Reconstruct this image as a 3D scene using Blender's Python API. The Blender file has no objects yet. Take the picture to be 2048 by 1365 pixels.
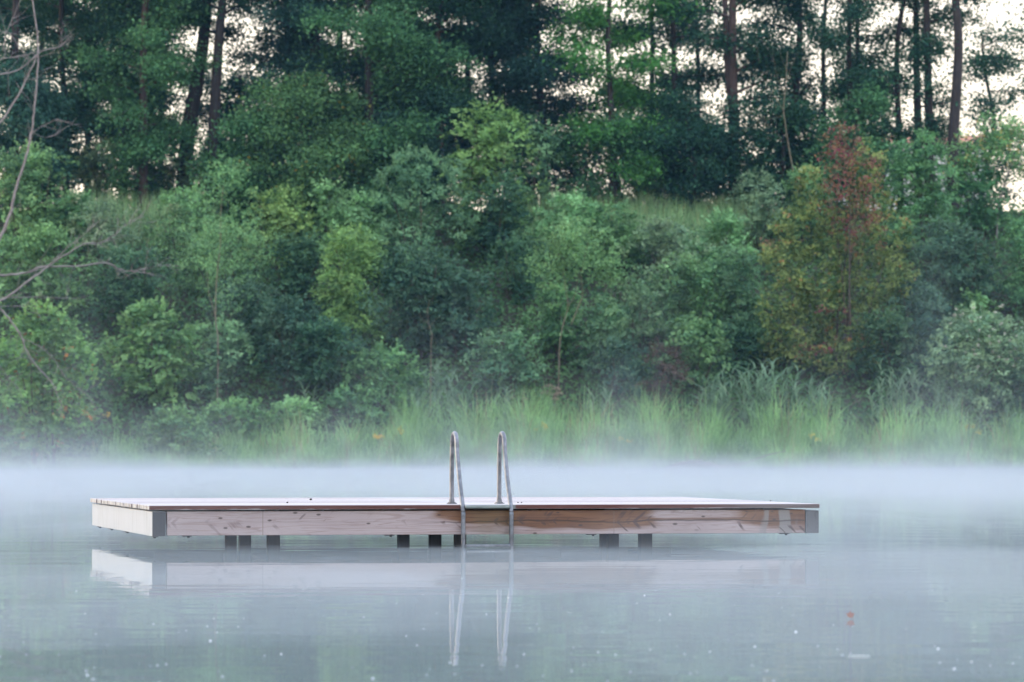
import bpy, math
import numpy as np
from mathutils import Vector

R = math.radians
scene = bpy.context.scene
COL = scene.collection

# ------------------------------------------------------------------ camera numbers
F = 8533.0                # focal length in pixels of the 2048 px wide photograph (150 mm on 36 mm)
HOR = 890.0               # pixel row of the horizon
CAMZ = 1.063


def PX(px, y):            # world X of pixel column px at distance y
    return (px - 1024.0) / F * y


def PZ(py, y):            # world Z of pixel row py at distance y
    return CAMZ + (HOR - py) / F * y


# ------------------------------------------------------------------ object helpers
def link(o, parent=None):
    COL.objects.link(o)
    if parent is not None:
        o.parent = parent
    return o


def tag(o, label=None, cat=None, group=None, kind=None):
    if label: o['label'] = label
    if cat: o['category'] = cat
    if group: o['group'] = group
    if kind: o['kind'] = kind
    return o


def thing(name, label, cat, loc, group=None, rz=0.0):
    e = bpy.data.objects.new(name, None)
    e.empty_display_size = 0.2
    link(e)
    e.location = loc
    e.rotation_euler = (0, 0, rz)
    return tag(e, label, cat, group)


def np_mesh(name, V, faces, mat=None, tint=None, smooth=False):
    """faces: list of (k, n) index arrays, one per face size"""
    me = bpy.data.meshes.new(name)
    V = np.asarray(V, dtype=np.float32)
    me.vertices.add(len(V))
    me.vertices.foreach_set('co', V.ravel())
    loops = np.concatenate([np.asarray(f, dtype=np.int32).ravel() for f in faces])
    sizes = np.concatenate([np.full(len(f), np.asarray(f).shape[1], dtype=np.int32) for f in faces])
    starts = np.concatenate([[0], np.cumsum(sizes)[:-1]]).astype(np.int32)
    me.loops.add(len(loops))
    me.loops.foreach_set('vertex_index', loops)
    me.polygons.add(len(sizes))
    me.polygons.foreach_set('loop_start', starts)
    me.polygons.foreach_set('loop_total', sizes)
    me.polygons.foreach_set('use_smooth', np.full(len(sizes), bool(smooth)))
    if tint is not None:
        a = me.attributes.new('tint', 'FLOAT', 'FACE')
        a.data.foreach_set('value', np.asarray(tint, dtype=np.float32))
    me.update(calc_edges=True)
    if mat is not None:
        me.materials.append(mat)
    return me


def obj(name, me, parent=None, loc=None):
    o = bpy.data.objects.new(name, me)
    link(o, parent)
    if loc is not None:
        o.location = loc
    return o


class MB:
    """collects boxes, tubes and free polygons into one mesh"""
    def __init__(self):
        self.v, self.q, self.t = [], [], []

    def box(self, x0, x1, y0, y1, z0, z1, bev=0.0):
        b = len(self.v)
        if bev <= 0:
            for z in (z0, z1):
                self.v += [(x0, y0, z), (x1, y0, z), (x1, y1, z), (x0, y1, z)]
            self.q += [(b, b+3, b+2, b+1), (b+4, b+5, b+6, b+7), (b, b+1, b+5, b+4), (b+1, b+2, b+6, b+5),
                       (b+2, b+3, b+7, b+6), (b+3, b, b+4, b+7)]
            return
        # chamfered box: 24 vertices
        e = bev
        cx = [(x0, x1), (y0, y1), (z0, z1)]
        idx = {}
        for sx in (0, 1):
            for sy in (0, 1):
                for sz in (0, 1):
                    s = (sx, sy, sz)
                    p = [cx[i][s[i]] for i in range(3)]
                    inn = [p[i] + (e if s[i] == 0 else -e) for i in range(3)]
                    for ax in range(3):
                        co = list(inn); co[ax] = p[ax]
                        idx[(s, ax)] = len(self.v)
                        self.v.append(tuple(co))
        for ax in range(3):
            o1, o2 = [a for a in range(3) if a != ax]
            for sgn in (0, 1):
                ring = []
                for a, c in ((0, 0), (1, 0), (1, 1), (0, 1)):
                    s = [0, 0, 0]; s[ax] = sgn; s[o1] = a; s[o2] = c
                    ring.append(idx[(tuple(s), ax)])
                self.q.append(tuple(ring))
        for ax in range(3):     # edges along ax
            o1, o2 = [a for a in range(3) if a != ax]
            for a in (0, 1):
                for c in (0, 1):
                    s0 = [0, 0, 0]; s0[o1] = a; s0[o2] = c; s1 = list(s0); s1[ax] = 1
                    self.q.append((idx[(tuple(s0), o1)], idx[(tuple(s1), o1)], idx[(tuple(s1), o2)], idx[(tuple(s0), o2)]))
        for sx in (0, 1):
            for sy in (0, 1):
                for sz in (0, 1):
                    s = (sx, sy, sz)
                    self.t.append((idx[(s, 0)], idx[(s, 1)], idx[(s, 2)]))

    def tube(self, pts, rad, sides=7, cap=True):
        pts = [Vector(p) for p in pts]
        n = len(pts)
        rings = []
        up = Vector((0.31, 0.87, 0.38)).normalized()
        for i, p in enumerate(pts):
            t = (pts[min(i+1, n-1)] - pts[max(i-1, 0)]).normalized()
            a = t.cross(up)
            if a.length < 1e-3:
                a = t.cross(Vector((1, 0, 0)))
            a.normalize()
            b = a.cross(t).normalized()
            r = rad[i] if hasattr(rad, '__len__') else rad
            base = len(self.v)
            for k in range(sides):
                an = 2*math.pi*k/sides
                self.v.append(tuple(p + a*(r*math.cos(an)) + b*(r*math.sin(an))))
            rings.append(base)
        for i in range(n-1):
            for k in range(sides):
                k2 = (k+1) % sides
                self.q.append((rings[i]+k, rings[i]+k2, rings[i+1]+k2, rings[i+1]+k))
        if cap:
            for ri, rev in ((rings[0], True), (rings[-1], False)):
                c = len(self.v)
                m = Vector((0, 0, 0))
                for k in range(sides):
                    m += Vector(self.v[ri+k])
                self.v.append(tuple(m/sides))
                for k in range(sides):
                    k2 = (k+1) % sides
                    self.t.append((c, ri+k2, ri+k) if rev else (c, ri+k, ri+k2))

    def build(self, name, mat, parent=None, loc=None, smooth=False):
        faces = []
        if self.q: faces.append(np.array(self.q))
        if self.t: faces.append(np.array(self.t))
        me = np_mesh(name, np.array(self.v), faces, mat, smooth=smooth)
        return obj(name, me, parent, loc)


def spline(pts, n):
    """Catmull-Rom through 3D points"""
    P = [np.array(p, float) for p in pts]
    P = [2*P[0]-P[1]] + P + [2*P[-1]-P[-2]]
    out = []
    for i in range(1, len(P)-2):
        for k in range(n):
            t = k/n
            a, b, c, d = P[i-1], P[i], P[i+1], P[i+2]
            out.append(0.5*((2*b)+(-a+c)*t+(2*a-5*b+4*c-d)*t*t+(-a+3*b-3*c+d)*t**3))
    out.append(P[-2])
    return [tuple(p) for p in out]


class LB:
    """collects leaves (one small folded rhomb each) into one mesh"""
    def __init__(self, rng):
        self.r = rng
        self.C, self.N, self.L, self.A, self.T, self.D = [], [], [], [], [], []

    def add(self, C, N, L, aspect, tint, D=None):
        n = len(C)
        self.C.append(C); self.N.append(N)
        self.L.append(np.broadcast_to(L, (n,)).astype(float))
        self.A.append(np.broadcast_to(aspect, (n,)).astype(float))
        self.T.append(np.broadcast_to(tint, (n,)).astype(float))
        if D is None:
            D = self.r.normal(size=(n, 3))
        self.D.append(D)

    def build(self, name, mat, parent=None, loc=None):
        C = np.concatenate(self.C); N = np.concatenate(self.N); L = np.concatenate(self.L)
        A = np.concatenate(self.A); T = np.concatenate(self.T); D = np.concatenate(self.D)
        N = N/(np.linalg.norm(N, axis=1, keepdims=True)+1e-9)
        t = D - N*np.sum(D*N, axis=1, keepdims=True)
        t /= (np.linalg.norm(t, axis=1, keepdims=True)+1e-9)
        b = np.cross(N, t)
        l = L[:, None]*0.5
        w = l*A[:, None]
        n = len(C)
        V = np.empty((n, 4, 3))
        V[:, 0] = C - t*l
        V[:, 1] = C + b*w - t*l*0.15 + N*w*0.25
        V[:, 2] = C + t*l
        V[:, 3] = C - b*w - t*l*0.15 + N*w*0.25
        idx = np.arange(n*4).reshape(n, 4)
        me = np_mesh(name, V.reshape(-1, 3), [idx], mat, tint=np.clip(T, 0, 1))
        return obj(name, me, parent, loc)


# ------------------------------------------------------------------ materials
def new_mat(name):
    m = bpy.data.materials.new(name)
    m.use_nodes = True
    m.node_tree.nodes.clear()
    return m, m.node_tree.nodes, m.node_tree.links


class MX:
    """tiny expression helper for math nodes"""
    def __init__(self, nt):
        self.n, self.l = nt.nodes, nt.links

    def _in(self, sock, v):
        if isinstance(v, (int, float)):
            sock.default_value = v
        else:
            self.l.new(v, sock)

    def m(self, op, a, b=0.0, c=None, clamp=False):
        nd = self.n.new('ShaderNodeMath'); nd.operation = op; nd.use_clamp = clamp
        self._in(nd.inputs[0], a); self._in(nd.inputs[1], b)
        if c is not None: self._in(nd.inputs[2], c)
        return nd.outputs[0]

    def add(self, a, b): return self.m('ADD', a, b)
    def sub(self, a, b): return self.m('SUBTRACT', a, b)
    def mul(self, a, b): return self.m('MULTIPLY', a, b)
    def div(self, a, b): return self.m('DIVIDE', a, b)

    def step(self, v, lo, hi, o0=0.0, o1=1.0):
        nd = self.n.new('ShaderNodeMapRange'); nd.interpolation_type = 'SMOOTHSTEP'
        self._in(nd.inputs['Value'], v)
        nd.inputs['From Min'].default_value = lo; nd.inputs['From Max'].default_value = hi
        nd.inputs['To Min'].default_value = o0; nd.inputs['To Max'].default_value = o1
        return nd.outputs['Result']

    def noise(self, vec, scale, detail=3.0, rough=0.55, dist=0.0):
        nd = self.n.new('ShaderNodeTexNoise')
        if vec is not None: self.l.new(vec, nd.inputs['Vector'])
        nd.inputs['Scale'].default_value = scale
        nd.inputs['Detail'].default_value = detail
        nd.inputs['Roughness'].default_value = rough
        nd.inputs['Distortion'].default_value = dist
        return nd.outputs['Fac']

    def scalevec(self, vec, s, off=(0, 0, 0)):
        nd = self.n.new('ShaderNodeMapping')
        self.l.new(vec, nd.inputs['Vector'])
        nd.inputs['Scale'].default_value = s
        nd.inputs['Location'].default_value = off
        return nd.outputs['Vector']

    def mix(self, f, a, b):
        nd = self.n.new('ShaderNodeMix'); nd.data_type = 'RGBA'
        self._in(nd.inputs[0], f)
        for s, v in ((nd.inputs[6], a), (nd.inputs[7], b)):
            if isinstance(v, (tuple, list)): s.default_value = (*v[:3], 1)
            else: self.l.new(v, s)
        return nd.outputs[2]

    def ramp(self, f, stops):
        nd = self.n.new('ShaderNodeValToRGB')
        self.l.new(f, nd.inputs[0])
        el = nd.color_ramp.elements
        while len(el) < len(stops): el.new(0.5)
        for e, (p, c) in zip(el, stops):
            e.position = p; e.color = (*c[:3], 1) if isinstance(c, (tuple, list)) else (c, c, c, 1)
        return nd.outputs[0]


_leafcache = {}


def leaf_mat(name, dark, light, accent=None, frac=0.0, trans=0.32, rough=0.55, patch=0.30):
    if name in _leafcache: return _leafcache[name]
    m, n, l = new_mat(name)
    x = MX(m.node_tree)
    at = n.new('ShaderNodeAttribute'); at.attribute_name = 'tint'
    t = at.outputs['Fac']
    geo = n.new('ShaderNodeNewGeometry')
    big = x.step(x.noise(geo.outputs['Position'], 0.8, 3.0), 0.3, 0.7)
    stops = [(0.0, dark), (1.0 - frac - 0.02 if frac > 0 else 1.0, light)]
    if accent and frac > 0: stops.append((1.0 - frac, accent))
    col = x.ramp(t, stops)
    hsv = n.new('ShaderNodeHueSaturation')
    oi = n.new('ShaderNodeObjectInfo')
    l.new(x.add(0.485, x.mul(oi.outputs['Random'], 0.03)), hsv.inputs['Hue'])
    l.new(x.add(1.0 - patch, x.mul(big, patch*2)), hsv.inputs['Value'])
    l.new(col, hsv.inputs['Color'])
    p = n.new('ShaderNodeBsdfPrincipled')
    p.inputs['Roughness'].default_value = rough
    p.inputs['Specular IOR Level'].default_value = 0.12
    l.new(hsv.outputs[0], p.inputs['Base Color'])
    tr = n.new('ShaderNodeBsdfTranslucent')
    l.new(hsv.outputs[0], tr.inputs['Color'])
    ms = n.new('ShaderNodeMixShader'); ms.inputs[0].default_value = trans
    l.new(p.outputs[0], ms.inputs[1]); l.new(tr.outputs[0], ms.inputs[2])
    out = n.new('ShaderNodeOutputMaterial'); l.new(ms.outputs[0], out.inputs[0])
    _leafcache[name] = m
    return m


def simple_mat(name, c1, c2, scale=4.0, stretch=(1, 1, 1), rough=0.8, metal=0.0, bump=0.0, spec=0.4, detail=5.0):
    m, n, l = new_mat(name)
    x = MX(m.node_tree)
    tc = n.new('ShaderNodeTexCoord')
    v = x.scalevec(tc.outputs['Object'], stretch)
    f = x.noise(v, scale, detail)
    col = x.ramp(f, [(0.3, c1), (0.7, c2)])
    p = n.new('ShaderNodeBsdfPrincipled')
    l.new(col, p.inputs['Base Color'])
    p.inputs['Roughness'].default_value = rough
    p.inputs['Metallic'].default_value = metal
    p.inputs['Specular IOR Level'].default_value = spec
    if bump > 0:
        b = n.new('ShaderNodeBump'); b.inputs['Strength'].default_value = bump; b.inputs['Distance'].default_value = 0.01
        l.new(f, b.inputs['Height']); l.new(b.outputs[0], p.inputs['Normal'])
    out = n.new('ShaderNodeOutputMaterial'); l.new(p.outputs[0], out.inputs[0])
    return m


LM = {
    'tree_dark':  leaf_mat('leaf tree dark', (0.022, 0.075, 0.049), (0.063, 0.159, 0.082)),
    'tree_mid':   leaf_mat('leaf tree mid', (0.054, 0.153, 0.068), (0.140, 0.305, 0.117)),
    'tree_light': leaf_mat('leaf tree light', (0.080, 0.215, 0.057), (0.179, 0.397, 0.098), trans=0.45),
    'tree_blue':  leaf_mat('leaf tree blue', (0.029, 0.086, 0.067), (0.071, 0.167, 0.119)),
    'tree_yellow': leaf_mat('leaf tree yellow specks', (0.061, 0.151, 0.070), (0.169, 0.331, 0.111), (0.42, 0.30, 0.05), 0.035),
    'mid':        leaf_mat('leaf shrub mid', (0.098, 0.218, 0.097), (0.273, 0.482, 0.185)),
    'dark':       leaf_mat('leaf shrub dark', (0.042, 0.112, 0.063), (0.133, 0.247, 0.114)),
    'blue':       leaf_mat('leaf shrub blue green', (0.100, 0.218, 0.112), (0.286, 0.448, 0.216)),
    'bluedark':   leaf_mat('leaf shrub dark blue green', (0.044, 0.113, 0.074), (0.137, 0.236, 0.137)),
    'grey':       leaf_mat('leaf shrub grey green', (0.156, 0.260, 0.149), (0.383, 0.507, 0.266)),
    'yellow':     leaf_mat('leaf shrub yellow green', (0.138, 0.270, 0.088), (0.365, 0.555, 0.177)),
    'light':      leaf_mat('leaf shrub light', (0.169, 0.335, 0.135), (0.393, 0.654, 0.289)),
    'bright':     leaf_mat('leaf shrub bright', (0.114, 0.252, 0.095), (0.259, 0.447, 0.167)),
    'orange':     leaf_mat('leaf shrub orange specks', (0.126, 0.255, 0.087), (0.287, 0.475, 0.145), (0.42, 0.19, 0.06), 0.05),
    'olive':      leaf_mat('leaf shrub olive', (0.085, 0.145, 0.046), (0.33, 0.38, 0.12), (0.40, 0.21, 0.09), 0.10),
    'red':        leaf_mat('leaf shrub red', (0.15, 0.075, 0.042), (0.32, 0.20, 0.10), (0.27, 0.06, 0.075), 0.22),
    'goldspeck':  leaf_mat('leaf gold specks', (0.101, 0.234, 0.094), (0.255, 0.468, 0.178), (0.62, 0.46, 0.16), 0.05),
    'whitefl':    leaf_mat('petal white', (0.32, 0.31, 0.22), (0.58, 0.55, 0.44), trans=0.2),
    'brownfern':  leaf_mat('leaf dead brown', (0.085, 0.055, 0.040), (0.17, 0.12, 0.085)),
    'cover':      leaf_mat('leaf ground cover', (0.050, 0.119, 0.056), (0.166, 0.289, 0.108)),
    'grass':      leaf_mat('blade grass', (0.154, 0.296, 0.107), (0.370, 0.568, 0.223), (0.36, 0.31, 0.17), 0.16, trans=0.35),
    'meadow':     leaf_mat('blade meadow', (0.228, 0.385, 0.167), (0.392, 0.572, 0.267), (0.405, 0.373, 0.189), 0.10, trans=0.35),
    'reed':       leaf_mat('blade reed', (0.12, 0.22, 0.125), (0.29, 0.41, 0.26), trans=0.3),
    'goldfl':     leaf_mat('petal yellow', (0.50, 0.33, 0.04), (0.70, 0.50, 0.06), trans=0.2),
    'conifer':    leaf_mat('needle spruce', (0.114, 0.274, 0.100), (0.227, 0.452, 0.173)),
}
M_bark = simple_mat('bark dark', (0.022, 0.018, 0.017), (0.060, 0.045, 0.040), 3.0, (4, 4, 0.6), 0.9, bump=0.6)
M_bark_red = simple_mat('bark brown', (0.045, 0.028, 0.024), (0.11, 0.070, 0.058), 3.0, (4, 4, 0.6), 0.9, bump=0.6)
M_stem = simple_mat('stem pale', (0.13, 0.105, 0.065), (0.24, 0.20, 0.13), 3.0, (3, 3, 0.8), 0.8)
M_birch = simple_mat('stem birch', (0.13, 0.115, 0.10), (0.27, 0.25, 0.22), 5.0, (1, 1, 2), 0.75)
M_dead = simple_mat('wood dead', (0.15, 0.115, 0.105), (0.32, 0.27, 0.25), 2.5, (1, 1, 1), 0.8, bump=0.3)
M_twig = simple_mat('twig brown', (0.060, 0.045, 0.035), (0.13, 0.10, 0.08), 3.0, rough=0.85)
M_log = simple_mat('log wet', (0.035, 0.022, 0.018), (0.11, 0.065, 0.050), 5.0, (0.6, 3, 3), 0.7, bump=0.5)
M_ground = simple_mat('soil', (0.030, 0.032, 0.018), (0.070, 0.065, 0.038), 0.6, rough=0.95)

# ------------------------------------------------------------------ terrain
_rg = np.random.default_rng(5)
_ph = _rg.uniform(0, 6.28, 8)


def shore_y(x):
    return 189.2 + 0.35*np.sin(x*0.31+_ph[0]) + 0.25*np.sin(x*0.83+_ph[1]) + 0.10*np.sin(x*2.1+_ph[2])


def terr(x, y):
    x = np.asarray(x, float); y = np.asarray(y, float)
    d = y - shore_y(x)
    a = np.clip(d, -60, 2.6)
    z = np.where(a < 0, a*0.22, a*0.14)
    s = np.clip((d-2.6)/21.0, 0, 1)
    s = s*0.75 + 0.25*s*s*(3-2*s)
    z = z + s*12.2
    z = z + np.where(d > 2, 1, 0)*0.25*np.sin(x*0.45+_ph[3])*np.sin(y*0.5+_ph[4])*np.clip((d-2)/6, 0, 1)
    return np.maximum(z, -3.0)


def base_y(px, py):
    """distance at which the bank's surface shows at pixel (px, py)"""
    for y in np.arange(189.0, 222.0, 0.1):
        z = float(terr(PX(px, y), y))
        if HOR - (z-CAMZ)*F/y <= py:
            return y
    return 216.0


def grid_mesh(xs, ys, zf):
    X, Y = np.meshgrid(xs, ys)
    Z = zf(X, Y)
    V = np.stack([X, Y, Z], -1).reshape(-1, 3)
    nx, ny = len(xs), len(ys)
    i = np.arange((nx-1)*(ny-1)); r, c = i//(nx-1), i % (nx-1)
    a = r*nx+c
    return V, np.stack([a, a+1, a+nx+1, a+nx], -1)


xs = np.unique(np.concatenate([np.linspace(-400, -45, 30), np.linspace(-45, 45, 140), np.linspace(45, 400, 30)]))
ys = np.unique(np.concatenate([np.linspace(-60, 180, 25), np.linspace(180, 216, 90), np.linspace(216, 420, 20)]))
V, Q = grid_mesh(xs, ys, terr)
o = obj('ground', np_mesh('ground', V, [Q], M_ground, smooth=True))
tag(o, 'dark soil of the lake bed and wooded bank', kind='structure')

# ------------------------------------------------------------------ water
m, n, l = new_mat('lake water')
x = MX(m.node_tree)
geo = n.new('ShaderNodeNewGeometry')
v1 = x.scalevec(geo.outputs['Position'], (0.5, 1.0, 1.0))
n1 = x.noise(v1, 1.1, 2.0, 0.5)
v2 = x.scalevec(geo.outputs['Position'], (0.35, 1.0, 1.0), (7, 3, 0))
n2 = x.noise(v2, 4.5, 2.0, 0.5)
patchn = x.noise(x.scalevec(geo.outputs['Position'], (0.25, 0.12, 1.0), (2, 9, 0)), 0.6, 2.0)
h = x.add(x.mul(n1, 1.0), x.mul(n2, x.mul(x.step(patchn, 0.45, 0.7), 0.30)))
b = n.new('ShaderNodeBump'); b.inputs['Strength'].default_value = 1.0; b.inputs['Distance'].default_value = 0.0030
l.new(h, b.inputs['Height'])
p = n.new('ShaderNodeBsdfPrincipled')
p.inputs['Base Color'].default_value = (0.055, 0.105, 0.098, 1)
p.inputs['Roughness'].default_value = 0.015
p.inputs['IOR'].default_value = 1.333
l.new(b.outputs[0], p.inputs['Normal'])
out = n.new('ShaderNodeOutputMaterial'); l.new(p.outputs[0], out.inputs[0])
M_water = m
V = np.array([(-400, -60, 0), (400, -60, 0), (400, 191.5, 0), (-400, 191.5, 0)], float)
o = obj('water', np_mesh('water', V, [np.array([[0, 1, 2, 3]])], M_water))
tag(o, 'calm grey green lake water', kind='structure')

# ------------------------------------------------------------------ swimming platform
YAW = math.asin(0.196)
LU, LV = 6.98, 6.1
NC = (PX(305, 43.2), 43.2)
plat = thing('swimming_platform', 'square wooden swimming platform on piles in the misty lake, with a steel ladder', 'platform',
             (NC[0], NC[1], 0), rz=YAW)
ZB0, ZB1, ZD0, ZD1 = 0.142, 0.386, 0.402, 0.447


def wood_beam_mat():
    m, n, l = new_mat('beam weathered wood')
    x = MX(m.node_tree)
    tc = n.new('ShaderNodeTexCoord'); P = tc.outputs['Object']
    sep = n.new('ShaderNodeSeparateXYZ'); l.new(P, sep.inputs[0])
    u, z = sep.outputs[0], sep.outputs[2]
    zz = x.div(x.sub(z, ZB0), ZB1-ZB0)
    # grain rings
    gv = x.scalevec(P, (0.55, 5.0, 13.0))
    warp = x.noise(gv, 1.0, 3.0, 0.5, 0.6)
    ring = x.m('FRACT', x.mul(warp, 9.0))
    ring = x.step(x.m('ABSOLUTE', x.sub(ring, 0.5)), 0.30, 0.5)
    fine = x.noise(x.scalevec(P, (3.0, 30, 90.0)), 1.0, 4.0, 0.6)
    blot = x.noise(x.scalevec(P, (1.4, 4, 4.5)), 1.0, 3.0, 0.55, 0.4)
    pale = x.mix(blot, (0.32, 0.235, 0.225), (0.50, 0.40, 0.39))
    pale = x.mix(x.mul(ring, 0.48), pale, (0.24, 0.15, 0.13))
    pale = x.mix(x.mul(x.step(fine, 0.5, 0.75), 0.30), pale, (0.34, 0.26, 0.25))
    brown = x.mix(blot, (0.085, 0.033, 0.021), (0.27, 0.125, 0.058))
    brown = x.mix(x.mul(ring, 0.55), brown, (0.075, 0.030, 0.018))
    # where the dew has dried and the brown wood shows
    ud = x.add(u, x.mul(x.sub(x.noise(x.scalevec(P, (1.2, 1, 5.0), (3, 0, 1)), 1.0, 3.0), 0.5), 1.1))
    amt = x.ramp(x.div(ud, 7.0), [(0.0, 0.02), (0.22, 0.10), (0.40, 0.16), (0.46, 0.80), (0.56, 0.98), (0.66, 0.92),
                                  (0.71, 0.80), (0.76, 0.22), (0.86, 0.30), (0.92, 0.86), (1.0, 0.85)])
    hi = x.noise(x.scalevec(P, (0.9, 1, 6.0), (9, 2, 4)), 1.0, 2.0)
    hz = x.add(zz, x.mul(x.sub(hi, 0.5), 1.5))
    wet = x.mul(amt, x.step(hz, 0.05, 0.55, 0.35, 1.25))
    wet = x.m('ADD', wet, x.mul(x.step(x.m('ABSOLUTE', x.sub(zz, 0.62)), 0.10, 0.0), x.mul(x.step(u, 4.6, 5.2), 0.35)), clamp=True)
    wet = x.step(x.add(wet, x.mul(x.sub(fine, 0.5), 0.35)), 0.20, 0.78)
    col = x.mix(wet, pale, brown)
    # grey weathered squares at the right end
    gr = x.noise(x.scalevec(P, (5.5, 1, 1.6), (1, 0, 3)), 1.0, 2.0)
    gm = x.mul(x.step(u, 6.15, 6.5), x.step(gr, 0.50, 0.58))
    col = x.mix(x.mul(gm, 0.75), col, (0.25, 0.235, 0.225))
    # seam / crack along the middle and knots
    cz = x.add(0.55, x.mul(x.sub(x.noise(x.scalevec(P, (2.2, 1, 1)), 1.0, 3.0), 0.5), 0.28))
    crack = x.step(x.m('ABSOLUTE', x.sub(zz, cz)), 0.050, 0.014)
    crack = x.mul(crack, x.step(u, 2.6, 3.4, 0.12, 0.9))
    col = x.mix(x.mul(crack, 0.8), col, (0.035, 0.018, 0.014))
    kv = n.new('ShaderNodeCombineXYZ'); l.new(x.mul(u, 4.0), kv.inputs[0]); l.new(x.add(x.mul(z, 9.0), 0.4), kv.inputs[1])
    vo = n.new('ShaderNodeTexVoronoi'); vo.voronoi_dimensions = '2D'; l.new(kv.outputs[0], vo.inputs['Vector']); vo.inputs['Scale'].default_value = 1.0
    kn = x.step(x.add(vo.outputs['Distance'], x.mul(blot, 0.16)), 0.19, 0.12)
    vr = n.new('ShaderNodeSeparateColor'); l.new(vo.outputs['Color'], vr.inputs[0])
    kn = x.mul(kn, x.step(vr.outputs[0], 0.66, 0.70))
    col = x.mix(x.mul(kn, 0.85), col, (0.060, 0.034, 0.030))
    # slanting grain strokes that fan out from the seam
    sl_ = n.new('ShaderNodeCombineXYZ')
    l.new(x.add(x.mul(u, 9.5), x.mul(x.m('ABSOLUTE', x.sub(zz, cz)), -2.2)), sl_.inputs[0]); l.new(x.mul(zz, 0.5), sl_.inputs[2])
    st = x.step(x.noise(sl_.outputs[0], 1.6, 2.0, 0.5, 0.2), 0.57, 0.64)
    stm = x.step(x.noise(x.scalevec(P, (2.3, 1, 6.5), (5, 0, 2)), 1.0, 2.0), 0.47, 0.60)
    col = x.mix(x.mul(x.mul(st, stm), x.step(u, 1.0, 2.2, 0.3, 0.85)), col, (0.075, 0.038, 0.032))
    # green algae beneath the ladder
    al = x.mul(x.step(x.m('ABSOLUTE', x.sub(u, 3.52)), 0.32, 0.12), x.noise(x.scalevec(P, (6, 1, 5)), 1.0, 2.0))
    col = x.mix(x.mul(al, 0.35), col, (0.13, 0.135, 0.06))
    # butt joints
    for ju in (1.13, 4.79):
        j = x.step(x.m('ABSOLUTE', x.sub(u, ju)), 0.006, 0.002)
        col = x.mix(x.mul(j, 0.6), col, (0.16, 0.11, 0.09))
    p = n.new('ShaderNodeBsdfPrincipled'); l.new(col, p.inputs['Base Color'])
    l.new(x.add(0.72, x.mul(wet, -0.18)), p.inputs['Roughness'])
    b = n.new('ShaderNodeBump'); b.inputs['Strength'].default_value = 0.35; b.inputs['Distance'].default_value = 0.004
    l.new(x.add(fine, x.mul(ring, 0.4)), b.inputs['Height']); l.new(b.outputs[0], p.inputs['Normal'])
    out = n.new('ShaderNodeOutputMaterial'); l.new(p.outputs[0], out.inputs[0])
    return m


def streaky_mat(name, base, dark, amt, stretch, rough=0.7, lo=0.5, hi=0.75):
    m, n, l = new_mat(name)
    x = MX(m.node_tree)
    tc = n.new('ShaderNodeTexCoord'); P = tc.outputs['Object']
    s1 = x.noise(x.scalevec(P, stretch), 1.0, 5.0, 0.65)
    s2 = x.noise(P, 2.2, 3.0)
    col = x.mix(x.mul(x.step(s1, lo, hi), amt), base, dark)
    col = x.mix(x.mul(x.step(s2, 0.5, 0.8), amt*0.18), col, dark)
    p = n.new('ShaderNodeBsdfPrincipled'); l.new(col, p.inputs['Base Color'])
    p.inputs['Roughness'].default_value = rough
    b = n.new('ShaderNodeBump'); b.inputs['Strength'].default_value = 0.3; b.inputs['Distance'].default_value = 0.004
    l.new(s1, b.inputs['Height']); l.new(b.outputs[0], p.inputs['Normal'])
    out = n.new('ShaderNodeOutputMaterial'); l.new(p.outputs[0], out.inputs[0])
    return m


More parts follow.
